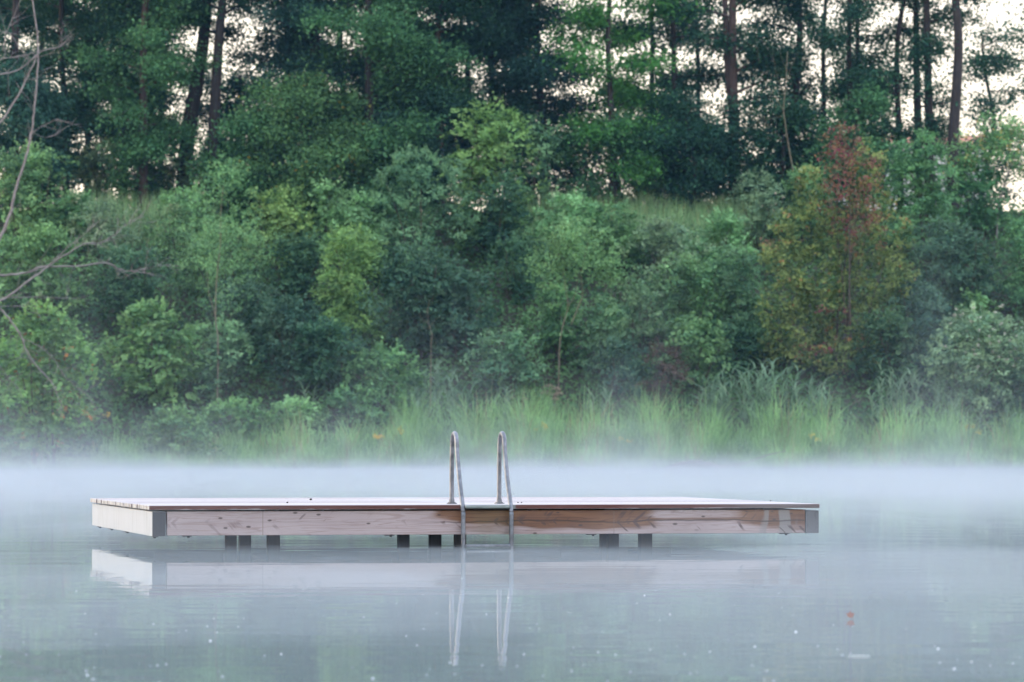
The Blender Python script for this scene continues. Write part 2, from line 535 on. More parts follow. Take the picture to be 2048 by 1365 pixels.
def deck_mat():
    """pale dew-covered planks; the sawn front edge of the first plank is red brown with pale patches, the plank ends grey"""
    m, n, l = new_mat('deck planks')
    x = MX(m.node_tree)
    tc = n.new('ShaderNodeTexCoord'); P = tc.outputs['Object']
    sep = n.new('ShaderNodeSeparateXYZ'); l.new(P, sep.inputs[0])
    u, v, z = sep.outputs
    nz = n.new('ShaderNodeSeparateXYZ'); l.new(tc.outputs['Normal'], nz.inputs[0])
    grain = x.noise(x.scalevec(P, (1.2, 22, 22)), 1.0, 5.0, 0.6)
    blot = x.noise(x.scalevec(P, (0.5, 2.2, 1.0)), 1.0, 3.0)
    top = x.mix(x.mul(x.step(grain, 0.5, 0.8), 0.5), (0.54, 0.49, 0.485), (0.39, 0.335, 0.335))  # sky glare off the wet planks is painted into this pale base
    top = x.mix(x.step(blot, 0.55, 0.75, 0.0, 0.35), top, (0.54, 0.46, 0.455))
    edge = x.mix(x.noise(x.scalevec(P, (2.5, 1, 30)), 1.0, 4.0), (0.075, 0.030, 0.026), (0.17, 0.075, 0.062))
    pn = x.noise(x.scalevec(P, (1.6, 1, 9.0), (4, 0, 0)), 1.0, 3.0)
    low = x.step(z, ZD0+0.002, ZD1-0.01, 0.17, -0.30)
    pale = x.step(x.add(pn, low), 0.74, 0.80)
    edge = x.mix(x.mul(pale, 0.85), edge, (0.55, 0.47, 0.47))
    edge = x.mix(x.mul(x.step(u, 5.6, 6.4), 0.75), edge, (0.19, 0.165, 0.16))
    # grey-green stretch between the ladder rails
    lad = x.step(x.m('ABSOLUTE', x.sub(u, 3.49)), 0.27, 0.24)
    edge = x.mix(x.mul(lad, 0.85), edge, (0.24, 0.26, 0.245))
    ends = x.mix(x.noise(x.scalevec(P, (1, 45, 9)), 1.0, 3.0), (0.16, 0.155, 0.15), (0.72, 0.69, 0.68))
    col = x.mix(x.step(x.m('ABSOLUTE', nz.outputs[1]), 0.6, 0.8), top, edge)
    col = x.mix(x.step(x.m('ABSOLUTE', nz.outputs[0]), 0.6, 0.8), col, ends)
    p = n.new('ShaderNodeBsdfPrincipled'); l.new(col, p.inputs['Base Color'])
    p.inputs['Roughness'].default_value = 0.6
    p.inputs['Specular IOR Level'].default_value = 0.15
    b = n.new('ShaderNodeBump'); b.inputs['Strength'].default_value = 0.3; b.inputs['Distance'].default_value = 0.004
    l.new(grain, b.inputs['Height']); l.new(b.outputs[0], p.inputs['Normal'])
    out = n.new('ShaderNodeOutputMaterial'); l.new(p.outputs[0], out.inputs[0])
    return m


M_beam = wood_beam_mat()
M_side = streaky_mat('beam side pale', (0.41, 0.43, 0.465), (0.22, 0.215, 0.22), 0.8, (1, 22, 1.6), 0.7)
M_endL = streaky_mat('beam end dark', (0.070, 0.067, 0.073), (0.030, 0.029, 0.031), 0.6, (14, 1, 14), 0.8)
M_endR = streaky_mat('beam end grey', (0.135, 0.13, 0.135), (0.045, 0.042, 0.043), 0.8, (14, 1, 10), 0.8)
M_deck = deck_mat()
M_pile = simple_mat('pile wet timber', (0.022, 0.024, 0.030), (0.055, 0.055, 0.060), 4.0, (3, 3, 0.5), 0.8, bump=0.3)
M_joist = simple_mat('joist dark timber', (0.05, 0.04, 0.035), (0.10, 0.085, 0.075), 3.0, (1, 3, 3), 0.85)  # dark brown timber of the joists and back beam
M_iron = simple_mat('bracket iron', (0.012, 0.012, 0.014), (0.035, 0.033, 0.033), 9.0, rough=0.6, metal=0.3)

# deck planks along u
rng = np.random.default_rng(3)
mb = MB()
NP = 62
pw = (LV + 0.04)/NP
for i in range(NP):
    v0 = -0.02 + i*pw
    e0 = rng.uniform(-0.012, 0.006); e1 = rng.uniform(-0.006, 0.012)
    dz = rng.uniform(-0.002, 0.0015)
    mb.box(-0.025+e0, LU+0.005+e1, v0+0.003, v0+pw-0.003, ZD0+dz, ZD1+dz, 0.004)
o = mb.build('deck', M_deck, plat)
# side beams (front ends visible at both corners), front and back beams between them
mb = MB(); mb.box(0, 0.138, 0.0, LV, ZB0-0.006, ZB1, 0.004); so = mb.build('side_beam', M_side, plat)
mb = MB(); mb.box(0.001, 0.136, -0.004, -0.0015, ZB0-0.004, ZB1-0.002); o2 = mb.build('end_grain', M_endL, so)
mb = MB(); mb.box(LU-0.135, LU, 0.012, LV, ZB0-0.002, ZB1-0.006, 0.004); so = mb.build('side_beam', M_side, plat)
mb = MB(); mb.box(LU-0.134, LU-0.001, 0.008, 0.0105, ZB0, ZB1-0.008); o2 = mb.build('end_grain', M_endR, so)
mb = MB(); mb.box(0.150, LU-0.145, 0.014, 0.078, ZB0, ZB1+0.001, 0.004); o = mb.build('front_beam', M_beam, plat)
o['label'] = 'front beam, pale on the left and wet orange brown on the right'
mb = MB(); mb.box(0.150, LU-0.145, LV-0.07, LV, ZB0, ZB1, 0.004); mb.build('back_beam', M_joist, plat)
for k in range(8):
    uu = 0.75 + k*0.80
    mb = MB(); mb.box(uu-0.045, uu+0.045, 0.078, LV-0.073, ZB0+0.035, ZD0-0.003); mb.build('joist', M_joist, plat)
# fixing washers showing in the gap under the deck
for uu in (0.72, 1.13, 1.75, 2.6, 3.9, 4.95, 5.6, 6.3):
    mb = MB(); mb.box(uu-0.018, uu+0.018, 0.012, 0.050, ZB1+0.0015, ZD0-0.004); mb.build('spacer', M_iron, plat)
# iron brackets under the front beam and side beam
for uu in (0.36, 2.44, 4.56, 6.62):
    mb = MB(); mb.box(uu-0.045, uu+0.045, 0.006, 0.11, ZB0-0.009, ZB0-0.0015, 0.002)
    mb.tube([(uu+0.012, 0.03, ZB0-0.022), (uu+0.012, 0.03, ZB0-0.008)], 0.013, 6)
    mb.build('bracket', M_iron, plat)
for vv in (0.05, 2.6, 4.2, 5.5):
    mb = MB(); mb.box(0.0, 0.06, vv-0.10, vv+0.10, ZB0-0.013, ZB0-0.0075, 0.002)
    mb.tube([(0.03, vv, ZB0-0.026), (0.03, vv, ZB0-0.012)], 0.014, 6)
    mb.build('bracket', M_iron, plat)
# piles
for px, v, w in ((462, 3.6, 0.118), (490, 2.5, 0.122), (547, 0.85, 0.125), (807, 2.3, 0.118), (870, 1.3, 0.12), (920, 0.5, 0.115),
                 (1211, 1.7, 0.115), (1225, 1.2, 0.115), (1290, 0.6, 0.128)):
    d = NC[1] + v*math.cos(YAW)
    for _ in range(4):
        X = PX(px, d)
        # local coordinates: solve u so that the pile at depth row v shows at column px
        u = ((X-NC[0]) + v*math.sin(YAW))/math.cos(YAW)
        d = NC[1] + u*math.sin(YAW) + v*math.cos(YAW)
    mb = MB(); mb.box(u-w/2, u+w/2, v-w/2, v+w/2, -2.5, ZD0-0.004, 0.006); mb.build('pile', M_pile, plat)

# ladder, bolted to the deck
M_steel = simple_mat('galvanised steel', (0.10, 0.105, 0.115), (0.26, 0.265, 0.29), 14.0, rough=0.5, metal=0.6, detail=4.0)
lad = bpy.data.objects.new('ladder', None); link(lad, plat)
lad['label'] = 'galvanised steel ladder with two arched handrails'
Dlad = 43.2 + 3.25*math.sin(YAW)
for px in (928.5, 1024.5):
    d = Dlad
    for _ in range(4):
        u = ((PX(px, d)-NC[0]) - 0.11*math.sin(YAW)*1.0)/math.cos(YAW)
        d = 43.2 + u*math.sin(YAW)
    prof = [(0.58, ZD1), (0.58, ZD1+0.30), (0.565, ZD1+0.55)]
    for k in range(0, 9):
        a = math.pi*(0.06+0.88*k/8)
        prof.append((0.425+0.135*math.cos(a), ZD1+0.60+0.135*math.sin(a)))
    prof += [(0.255, ZD1+0.50), (0.12, ZD1+0.22), (-0.01, ZD1+0.02), (-0.055, ZD1-0.08), (-0.062, ZD1-0.20), (-0.062, -0.9)]
    pts = spline([(u, v, z) for v, z in prof], 5)
    mb = MB(); mb.tube(pts, 0.0235, 14)
    r_ = mb.build('handrail', M_steel, lad, smooth=True)
    mb = MB(); mb.tube([(u, 0.58, ZD1+0.0015), (u, 0.58, ZD1+0.010)], 0.055, 16)
    for k in range(4):
        a = math.pi*(0.25+k*0.5)
        mb.tube([(u+0.04*math.cos(a), 0.58+0.04*math.sin(a), ZD1+0.010), (u+0.04*math.cos(a), 0.58+0.04*math.sin(a), ZD1+0.018)], 0.009, 6)
    mb.tube([(u, 0.58, ZD1+0.010), (u, 0.58, ZD1+0.05)], 0.029, 14)
    mb.build('flange', M_steel, lad)
    mb = MB(); mb.box(u-0.006, u+0.006, -0.05, 0.02, ZB0+0.02, ZB0+0.075, 0.002)
    mb.build('wall_bracket', M_steel, lad)
    if px < 1000: uL = u
    else: uR = u
mb = MB()
mb.box(uL+0.02, uR-0.02, -0.078, -0.026, ZD1-0.032, ZD1-0.002, 0.004)
mb.build('step', simple_mat('step grey', (0.20, 0.22, 0.21), (0.36, 0.38, 0.37), 20, (0.3, 3, 3), 0.6, metal=0.2), lad)
for zz in (0.028, -0.24, -0.5):
    mb = MB()
    mb.box(uL+0.02, uR-0.02, -0.125, -0.03, zz-0.014, zz+0.014, 0.006)
    mb.build('step', M_steel, lad)

# small dark specks lying on the deck
M_speck = simple_mat('speck dark', (0.02, 0.018, 0.016), (0.06, 0.05, 0.04), 20, rough=0.9)
for px, vv, s, lab in ((622, 3.9, 0.0143, 'larger dark crumb near the far edge of the deck'),
                       (575, 1.6, 0.0104, 'small dark crumb on the pale deck, left of the larger one'),
                       (1036, 1.2, 0.0078, 'left one of two tiny dark crumbs beside the right ladder rail'),
                       (1043, 1.2, 0.0078, 'right one of two tiny dark crumbs beside the right ladder rail'),
                       (1541, 2.1, 0.0078, 'tiny dark crumb near the right end of the deck')):
    d = 44.0
    for _ in range(5):
        u = ((PX(px, d)-NC[0]) + vv*math.sin(YAW))/math.cos(YAW)
        d = NC[1] + u*math.sin(YAW) + vv*math.cos(YAW)
    wx = NC[0] + u*math.cos(YAW) - vv*math.sin(YAW)
    rg = np.random.default_rng(int(px))
    mb = MB(); mb.tube([(-s, 0, 0), (-0.4*s, 0.2*s, 0.15*s), (0.5*s, 0, 0.25*s), (s, -0.2*s, 0.1*s)], [0.3*s, 0.75*s, 0.8*s, 0.2*s], 7)
    o = mb.build('crumb', M_speck, None, (wx, d, ZD1+0.5*s), smooth=True)
    tag(o, lab, 'crumb', 'dark crumbs on the deck')

# ------------------------------------------------------------------ plants: generators
def unit(a):
    return a/(np.linalg.norm(a, axis=-1, keepdims=True)+1e-9)


def shrub_leaves(lb, rng, w, h, d, leaf=0.17, dens=1.0, aspect=0.62, shoots=1.0, z0=0.0, x0=0.0, droop=0.0, tiers=0.0):
    leaf = leaf*1.28
    nl = int(np.clip(w*h*0.85, 8, 30))
    total = 250*w*h*dens*(0.19/leaf)**2*1.25
    k = 24
    per = max(6, int(total/nl/k))
    for i in range(nl):
        zf = 0.10 + 0.78*(i+rng.uniform(0.2, 0.8))/nl
        env = np.sqrt(max(0.10, 1-(max(0, zf-0.40)/0.66)**2))*(0.86+0.14*min(1, zf/0.3))
        th = rng.uniform(0, 2*np.pi)
        if np.sin(th) > 0.35 and rng.random() < 0.6: th = -th       # more lobes on the lake side
        r = np.sqrt(rng.uniform(0.0, 1.0))
        rl = rng.uniform(0.20, 0.33)*min(w, h, 4.5)
        rr = rl*np.array([rng.uniform(0.95, 1.35), rng.uniform(0.8, 1.1), rng.uniform(0.62, 0.9)])
        c = np.array([x0 + r*np.cos(th)*max(0.1, w*0.5*env-rr[0]*0.8), r*np.sin(th)*max(0.1, d*0.5*env-rr[1]*0.7), z0+min(zf*h, h-rr[2]*0.85)])
        dirs = unit(rng.normal(size=(per, 3)) + np.array([0, -0.30, 0.35]))
        rad = rng.uniform(0.30, 1.10, size=(per, 1))**0.45
        cc = c + dirs*rad*rr
        # sprays: flat pads of leaves strung along twigs pointing outward, tilted the way they face
        tw = unit(dirs*np.array([1, 1, 0.5]) + rng.normal(size=(per, 3))*np.array([0.6, 0.6, 0.3]) + np.array([0, 0, -0.05-droop]))
        pn = unit(dirs*0.55 + np.array([0, -0.15, 0.9]) + rng.normal(size=(per, 3))*0.22)
        pn = unit(pn - tw*np.sum(pn*tw, 1, keepdims=True)*0.7)
        sd = np.cross(pn, tw)
        s = rng.uniform(-0.45, 0.42, size=(per, k, 1)); s2 = rng.normal(size=(per, k, 1))*0.19*(1.1-np.abs(s)); s3 = rng.normal(size=(per, k, 1))*0.055
        sz = rng.uniform(0.7, 1.3, size=(per, 1, 1))*(leaf/0.2)**0.5
        pos = cc[:, None, :] + (tw[:, None, :]*s + sd[:, None, :]*s2)*sz + pn[:, None, :]*s3
        pos[..., 2] -= (0.12+droop*0.5)*np.maximum(0, s[..., 0])
        nn = pn[:, None, :] + rng.normal(size=(per, k, 3))*0.36
        base = rng.uniform(0.05, 0.6) + rng.normal(size=(per, 1))*0.18
        tint = base + rng.uniform(-0.28, 0.42, size=(per, k))
        ln = leaf*rng.uniform(0.6, 1.25, size=(per, k))
        D = tw[:, None, :] + rng.normal(size=(per, k, 3))*0.7
        lb.add(pos.reshape(-1, 3), nn.reshape(-1, 3), ln.ravel(), aspect, tint.ravel(), D.reshape(-1, 3))
    # shoots that break the outline
    ns = int(w*9*shoots)
    if ns:
        a = rng.uniform(-0.5, 0.5, ns)
        zt = h*(0.80+0.17*np.sqrt(np.clip(1-(a*2)**2, 0, 1))) - h*0.42*np.abs(a*2)**2
        base = np.stack([x0+a*w*0.86, rng.uniform(-0.3, 0.2, ns)*d, z0+zt-0.15], -1)
        dirv = unit(np.stack([a*1.2+rng.normal(size=ns)*0.35, rng.normal(size=ns)*0.3-0.15, rng.uniform(0.3, 1.1, ns)-droop], -1))
        ln = rng.uniform(0.25, 0.8, ns)*min(1.0, h/2.5)
        k = 11
        s = np.linspace(0, 1, k)[None, :, None]
        pos = base[:, None, :] + dirv[:, None, :]*s*ln[:, None, None] + rng.normal(size=(ns, k, 3))*0.045
        nn = rng.normal(size=(ns, k, 3))*0.6 + np.array([0, 0, 0.7])
        D = dirv[:, None, :]*0.5 + rng.normal(size=(ns, k, 3))*0.6
        lb.add(pos.reshape(-1, 3), nn.reshape(-1, 3), leaf*rng.uniform(0.6, 1.05, ns*k), aspect, rng.uniform(0.3, 0.95, ns*k), D.reshape(-1, 3))


def stems_mb(rng, w, h, n=5, r=0.035):
    mb = MB()
    for i in range(n):
        a = rng.uniform(0, 2*np.pi)
        lean = rng.uniform(0.1, 0.34)*w
        b = (rng.uniform(-0.12, 0.12)*w, rng.uniform(-0.1, 0.1)*w, -0.25)
        t = (b[0]+lean*math.cos(a), b[1]+lean*math.sin(a), h*rng.uniform(0.55, 0.85))
        mid = ((b[0]*0.6+t[0]*0.4)+rng.normal()*0.08, (b[1]*0.6+t[1]*0.4), t[2]*0.5)
        pts = spline([b, mid, t], 4)
        mb.tube(pts, np.linspace(r, r*0.3, len(pts)), 5)
    return mb


SHRUBS = []     # filled below, built by make_shrub


def make_shrub(i, px, top, w_px, base, mat, label, name='shrub', cat='shrub', **kw):
    rng = np.random.default_rng(1000+i)
    y = base_y(px, base)
    sc = y/F
    w = w_px*sc; h = (base-top)*sc
    d = min(max(0.75*w, 1.2), 4.5)
    yb = y + 0.22*d
    X = PX(px, yb)
    zb = float(terr(X, yb))
    htot = PZ(top, yb) - zb
    htot = max(htot, 0.8)
    e = thing(name, label, cat, (X, yb, zb), 'shrubs on the lake bank')
    lb = LB(rng)
    acc = kw.pop('accent', None)
    stem = kw.pop('stem', M_twig)
    shrub_leaves(lb, rng, w*1.06, htot*0.97, d, **kw)
    lb.build('foliage', LM[mat], e)
    stems_mb(rng, w, htot, n=max(3, int(w*1.2)), r=0.02+0.006*htot).build('stem', stem, e)
    if acc:
        amat, n, spread, nm = acc
        for j in range(n):
            la = LB(rng)
            th = rng.uniform(-0.5, 0.5); zz = rng.uniform(*spread)
            c = np.array([th*w*0.9*math.sqrt(max(0.1, 1-max(0, zz-0.4)**2*1.9)), -d*0.42*math.sqrt(max(0.05, 1-(2*th)**2))*(1.05-0.35*zz)-0.12, zz*htot])
            k = rng.integers(7, 18)
            C = c+rng.normal(size=(k, 3))*np.array([0.035, 0.025, 0.025]); N = np.array([0, -0.6, 0.6])+rng.normal(size=(k, 3))*0.4
            la.add(C, N, 0.085*rng.uniform(0.6, 1.2, len(C)), 0.8, rng.uniform(0, 1, len(C)))
            la.build(nm, LM[amat], e)
    return e


S = make_shrub
S(1, 55, 285, 190, 500, 'mid', 'big rounded glossy green mound at the far left behind the leaning dead stem', leaf=0.15, shoots=0.6)
S(2, 215, 395, 150, 545, 'grey', 'pale grey green feathery shrub threaded with dead twigs, right of the big left mound', leaf=0.16, aspect=0.35)
S(3, 365, 368, 150, 560, 'mid', 'round mid green shrub at the bank top just left of the pale willow sapling', leaf=0.15)
S(5, 560, 372, 150, 560, 'yellow', 'yellow green rounded shrub at the bank top right of the pale willow sapling', leaf=0.15)
S(6, 655, 362, 120, 540, 'light', 'light green shrub at the bank top between yellow green one and big willow bush', leaf=0.15)
S(7, 835, 292, 250, 590, 'blue', 'large blue green willow bush with upright feathery top, left of the tall bright one', leaf=0.19, aspect=0.32, shoots=2.0)
S(8, 985, 192, 190, 500, 'yellow', 'tall bright yellow green bush rising above the bank top at picture centre', leaf=0.17, dens=0.9)
S(9, 1070, 235, 120, 440, 'blue', 'hazy blue green bush leaning on the right side of the tall bright one', leaf=0.17, dens=0.7)
S(10, 1130, 385, 180, 560, 'light', 'pale green rounded shrub on the bank top right of the tall bright bush', leaf=0.15)
S(11, 1225, 402, 140, 560, 'mid', 'mid green shrub at the left end of the grassy crest', leaf=0.15)
S(12, 1330, 440, 190, 590, 'grey', 'low grey green shrub below the pale grass of the crest', leaf=0.15, dens=0.9)
S(13, 1435, 425, 140, 560, 'light', 'light shrub on the crest between pale grass and bare sapling', leaf=0.15)
S(14, 1515, 345, 140, 530, 'grey', 'grey green twiggy shrub around the foot of the bare sapling', leaf=0.15, aspect=0.4)
S(15, 1610, 330, 110, 500, 'mid', 'green shrub between the bare sapling and the red leaved shrub', leaf=0.15)
S(18, 1840, 262, 170, 530, 'mid', 'tall rounded green bush right of the red leaved shrub', leaf=0.16)
S(20, 2050, 430, 130, 640, 'mid', 'green shrub at right edge beside the pale birch stem', leaf=0.16)
S(21, 1905, 440, 210, 660, 'bluedark', 'dark blue green shrub below the pale birch stem', leaf=0.16)
S(22, 75, 450, 250, 650, 'mid', 'dense green shrub under the forked dead limbs at the left edge', leaf=0.15)
S(23, 265, 490, 200, 690, 'dark', 'dark green shrub under the tip of the longest dead limb', leaf=0.15)
S(25, 305, 600, 200, 830, 'bright', 'bright broad leaved shrub right of the orange tinged one near the water', leaf=0.22, aspect=0.7)
S(26, 85, 600, 260, 935, 'orange', 'shrub flecked with orange leaves at water edge on the far left', leaf=0.20, aspect=0.65)
S(27, 485, 560, 190, 740, 'bluedark', 'hazy dark shrub at the foot of the pale willow sapling', leaf=0.15)
S(28, 585, 590, 190, 800, 'bluedark', 'dark shrub low on bank between willow sapling and the vine covered one', leaf=0.16)
S(29, 590, 470, 160, 660, 'dark', 'dark green shrub in mid bank above the misty hollow left of centre', leaf=0.15)
S(30, 705, 440, 150, 720, 'yellow', 'light yellow green vine covered shrub left of the dark centre bush', leaf=0.13, dens=1.1)
S(31, 830, 490, 230, 740, 'bluedark', 'broad dark bush in mid bank below the large willow bush', leaf=0.17, dens=1.05)
S(32, 920, 540, 150, 730, 'bluedark', 'dark blue green bush overhanging the hollow left of the forked stems', leaf=0.17)
S(33, 770, 690, 180, 850, 'mid', 'mid green low shrub left of the drooping reed clump', leaf=0.16)
S(34, 660, 640, 170, 820, 'dark', 'dark low shrub below the vine covered one', leaf=0.16)
S(35, 1010, 662, 170, 810, 'blue', 'blue green broad leaved bush above the ladder, close to the reeds', leaf=0.19, aspect=0.5)
S(36, 1030, 470, 130, 610, 'dark', 'dark shrub above the black hollow in mid bank', leaf=0.15, dens=0.8)
S(38, 1200, 590, 130, 760, 'blue', 'blue green upright shrub just right of the forked stems', leaf=0.18, aspect=0.5)
S(39, 1280, 540, 160, 720, 'blue', 'feathery blue green shrub in mid bank right of the forked stems', leaf=0.16, aspect=0.4)
S(40, 1370, 510, 170, 720, 'mid', 'leafy mid green shrub in mid bank left of the red shrub', leaf=0.16)
S(41, 1465, 490, 140, 700, 'blue', 'misty blue green shrub touching the left side of the red shrub', leaf=0.16)
S(42, 1390, 640, 150, 790, 'mid', 'leafy green shrub above the great reed clump at its left', leaf=0.19)
S(43, 1235, 680, 120, 810, 'bluedark', 'dark blue shrub behind the brown seed heads', leaf=0.18, aspect=0.5)
S(44, 1325, 690, 110, 810, 'brownfern', 'patch of brown dead fern behind the grass right of the seed heads', name='fern', cat='fern', leaf=0.18, dens=0.35, aspect=0.3)
S(45, 1475, 640, 130, 770, 'dark', 'dark shrub behind the left half of the great reed clump', leaf=0.16)
S(46, 1835, 560, 150, 760, 'bluedark', 'dark blue shrub in the gap between red shrub and white flowered bush', leaf=0.16)
S(47, 1945, 585, 70, 690, 'bright', 'small bright leaved bush rising above the white flowered bush', leaf=0.2)
S(48, 1955, 610, 230, 850, 'grey', 'bush dotted with creamy white flower heads near the right edge', leaf=0.15, accent=('whitefl', 46, (0.4, 1.0), 'flower'))
S(49, 2045, 720, 110, 870, 'dark', 'dark shrub at the right edge below the white flowered bush', leaf=0.17)
S(51, 480, 800, 170, 905, 'bright', 'low bright leafy bush at the water left of centre', leaf=0.22, aspect=0.5)
S(52, 355, 815, 140, 925, 'mid', 'low green bush in mist at the water below the bright broad leaved shrub', leaf=0.2)
S(53, 590, 800, 140, 890, 'light', 'low pale bush at the water below the small drooping reed', leaf=0.2, aspect=0.5)
S(54, 715, 770, 160, 880, 'mid', 'low mid green bush behind the shore grass left of the drooping reed clump', leaf=0.17)
S(55, 205, 275, 110, 400, 'grey', 'grey green rounded shrub under the trees left of the spruce sapling', leaf=0.16)
S(56, 385, 300, 130, 410, 'grey', 'pale shrub under the trees above the pale willow sapling', leaf=0.16, dens=0.8)
S(59, 1170, 290, 120, 400, 'dark', 'dark shrub under the trees right of the tall bright bush', leaf=0.17, dens=0.9)
S(60, 1320, 250, 200, 400, 'dark', 'broad dark shrub beneath the bright maple', leaf=0.18)
S(61, 1490, 250, 160, 400, 'dark', 'dark shrub beneath the thick straight trunk right of centre', leaf=0.18)
S(62, 1650, 262, 150, 420, 'tree_mid', 'green shrub behind the red tip of the red leaved shrub', leaf=0.18)
S(64, 450, 440, 200, 640, 'mid', 'soft mid green bush wrapped round the pale willow sapling', leaf=0.15, aspect=0.35)
S(65, 1110, 560, 110, 740, 'mid', 'mid green bush at the foot of the forked stems', leaf=0.16)
S(66, 1780, 620, 150, 800, 'dark', 'dark shrub in the misty hollow right of the great reed clump', leaf=0.16)
S(67, 160, 385, 120, 500, 'mid', 'green shrub between the big left mound and the feathery one', leaf=0.15)
S(68, 1950, 330, 150, 480, 'tree_mid', 'green bush round the top of the pale birch stem', leaf=0.16)
S(69, 720, 385, 120, 560, 'light', 'light green bush tucked under the left side of the large willow bush', leaf=0.15)
S(70, 440, 640, 160, 820, 'blue', 'blue green bush in drifting mist above the low bright leafy one', leaf=0.17)
S(71, 1000, 345, 130, 540, 'dark', 'dark green bush directly below the tall bright one', leaf=0.16)

for (i_, px, top, wp, mat_, lab) in (
        (81, 110, 255, 130, 'dark', 'dark shrub under the trees between left edge and grey green rounded shrub'),
        (82, 300, 250, 110, 'dark', 'dark shrub in the shade behind the spruce sapling on the left'),
        (83, 470, 230, 130, 'tree_mid', 'green shrub under the trees at the foot of the right leaning trunk'),
        (84, 560, 300, 110, 'mid', 'mid green shrub in front of the broad understory tree with yellow specks'),
        (85, 745, 300, 110, 'dark', 'dark shrub under the trees right of the spruce sapling near the willow bush'),
        (86, 870, 260, 110, 'dark', 'dark shrub at the foot of the straight reddish trunk'),
        (87, 1420, 270, 130, 'tree_mid', 'green shrub under the trees left of the thick straight trunk'),
        (88, 1570, 270, 120, 'dark', 'dark shrub under the trees right behind the bare sapling'),
        (89, 1765, 240, 120, 'tree_mid', 'green shrub under the slim lone tree right of the red shrub'),
        (90, 1900, 290, 130, 'dark', 'dark shrub at the foot of the thick curved trunk')):
    yy = 217.0
    rng = np.random.default_rng(1000+i_)
    Xs = PX(px, yy); zb = float(terr(Xs, yy)); hh = PZ(top, yy)-zb; ww = wp*yy/F*1.15
    e = thing('shrub', lab, 'shrub', (Xs, yy, zb), 'shrubs under the ridge trees')
    lb = LB(rng); shrub_leaves(lb, rng, ww, hh, 2.4, leaf=0.19, dens=0.9); lb.build('foliage', LM[mat_], e)
    stems_mb(rng, ww, hh, 4, 0.05).build('stem', M_twig, e)

# the shrub that is turning red
rng = np.random.default_rng(77)
y = base_y(1690, 770); X = PX(1690, y+0.8); zb = float(terr(X, y+0.8)); k = y/F
e = thing('shrub', 'tall shrub turning red and yellow, the only red one on the bank', 'shrub', (X, y+0.8, zb), 'shrubs on the lake bank')


def lobe(lb, rng, px, py, wpx, hpx, n, leaf, tlo=0.1, thi=1.0, dy=0.0, asp=0.6):
    c = np.array([(px-1690)*k, dy, PZ(py, y+0.8)-zb])
    m_ = n//10
    u_ = unit(rng.normal(size=(m_, 3)))*rng.uniform(0.3, 1.0, size=(m_, 1))**0.5*np.array([wpx*k/2, 0.9, hpx*k/2])
    pos = c + u_[:, None, :] + rng.normal(size=(m_, 10, 3))*np.array([0.15, 0.12, 0.10])
    nn = rng.normal(size=(m_, 10, 3))*0.6 + np.array([0, -0.4, 0.7])
    b_ = rng.uniform(tlo, thi, size=(m_, 1)); tt = np.clip(b_+rng.uniform(-0.2, 0.25, size=(m_, 10)), 0, 1)
    lb.add(pos.reshape(-1, 3), nn.reshape(-1, 3), leaf*rng.uniform(0.7, 1.2, m_*10), asp, tt.ravel())


lb = LB(rng)
for (px, py, w_, h_, n_) in ((1600, 660, 150, 120, 1700), (1570, 600, 110, 130, 1200), (1640, 540, 170, 150, 2300), (1740, 560, 150, 140, 1900),
                             (1700, 640, 170, 130, 2000), (1600, 470, 120, 130, 1300), (1780, 470, 90, 130, 900), (1770, 680, 120, 90, 1000),
                             (1560, 700, 110, 70, 800), (1680, 720, 170, 80, 1300), (1620, 390, 80, 130, 800), (1735, 330, 70, 110, 700),
                             (1750, 400, 80, 100, 600), (1545, 520, 60, 80, 450), (1800, 560, 70, 80, 500), (1695, 450, 130, 120, 1000)):
    lobe(lb, rng, px, py, w_*1.05, h_, int(n_*0.78), 0.21, tlo=-0.1, thi=0.8, dy=rng.uniform(-0.7, 0.4))
lb.build('foliage', LM['olive'], e)
lb = LB(rng)
for (px, py, w_, h_, n_) in ((1690, 290, 50, 90, 380), (1705, 350, 80, 110, 700), (1700, 420, 80, 110, 650), (1660, 310, 40, 80, 180),
                             (1720, 470, 70, 80, 300), (1665, 640, 60, 50, 120), (1640, 690, 60, 40, 110), (1730, 690, 50, 40, 110), (1545, 490, 30, 30, 50)):
    lobe(lb, rng, px, py, w_*1.65, h_*1.15, int(n_*0.95), 0.17, tlo=-0.1, thi=0.95, dy=-0.7, asp=0.5)
o = lb.build('red_foliage', LM['red'], e); o['label'] = 'red and russet leaves up the middle'
stems_mb(rng, 5, 10, 7, 0.06).build('stem', M_twig, e)

# ---- young trees with pale stems
def poly3(pts, y, dy=0.0):
    return [(PX(a, y), y+dy*i/max(1, len(pts)-1), PZ(b, y)) for i, (a, b) in enumerate(pts)]


def rel(pts, base):
    return [(p[0]-base[0], p[1]-base[1], p[2]-base[2]) for p in pts]


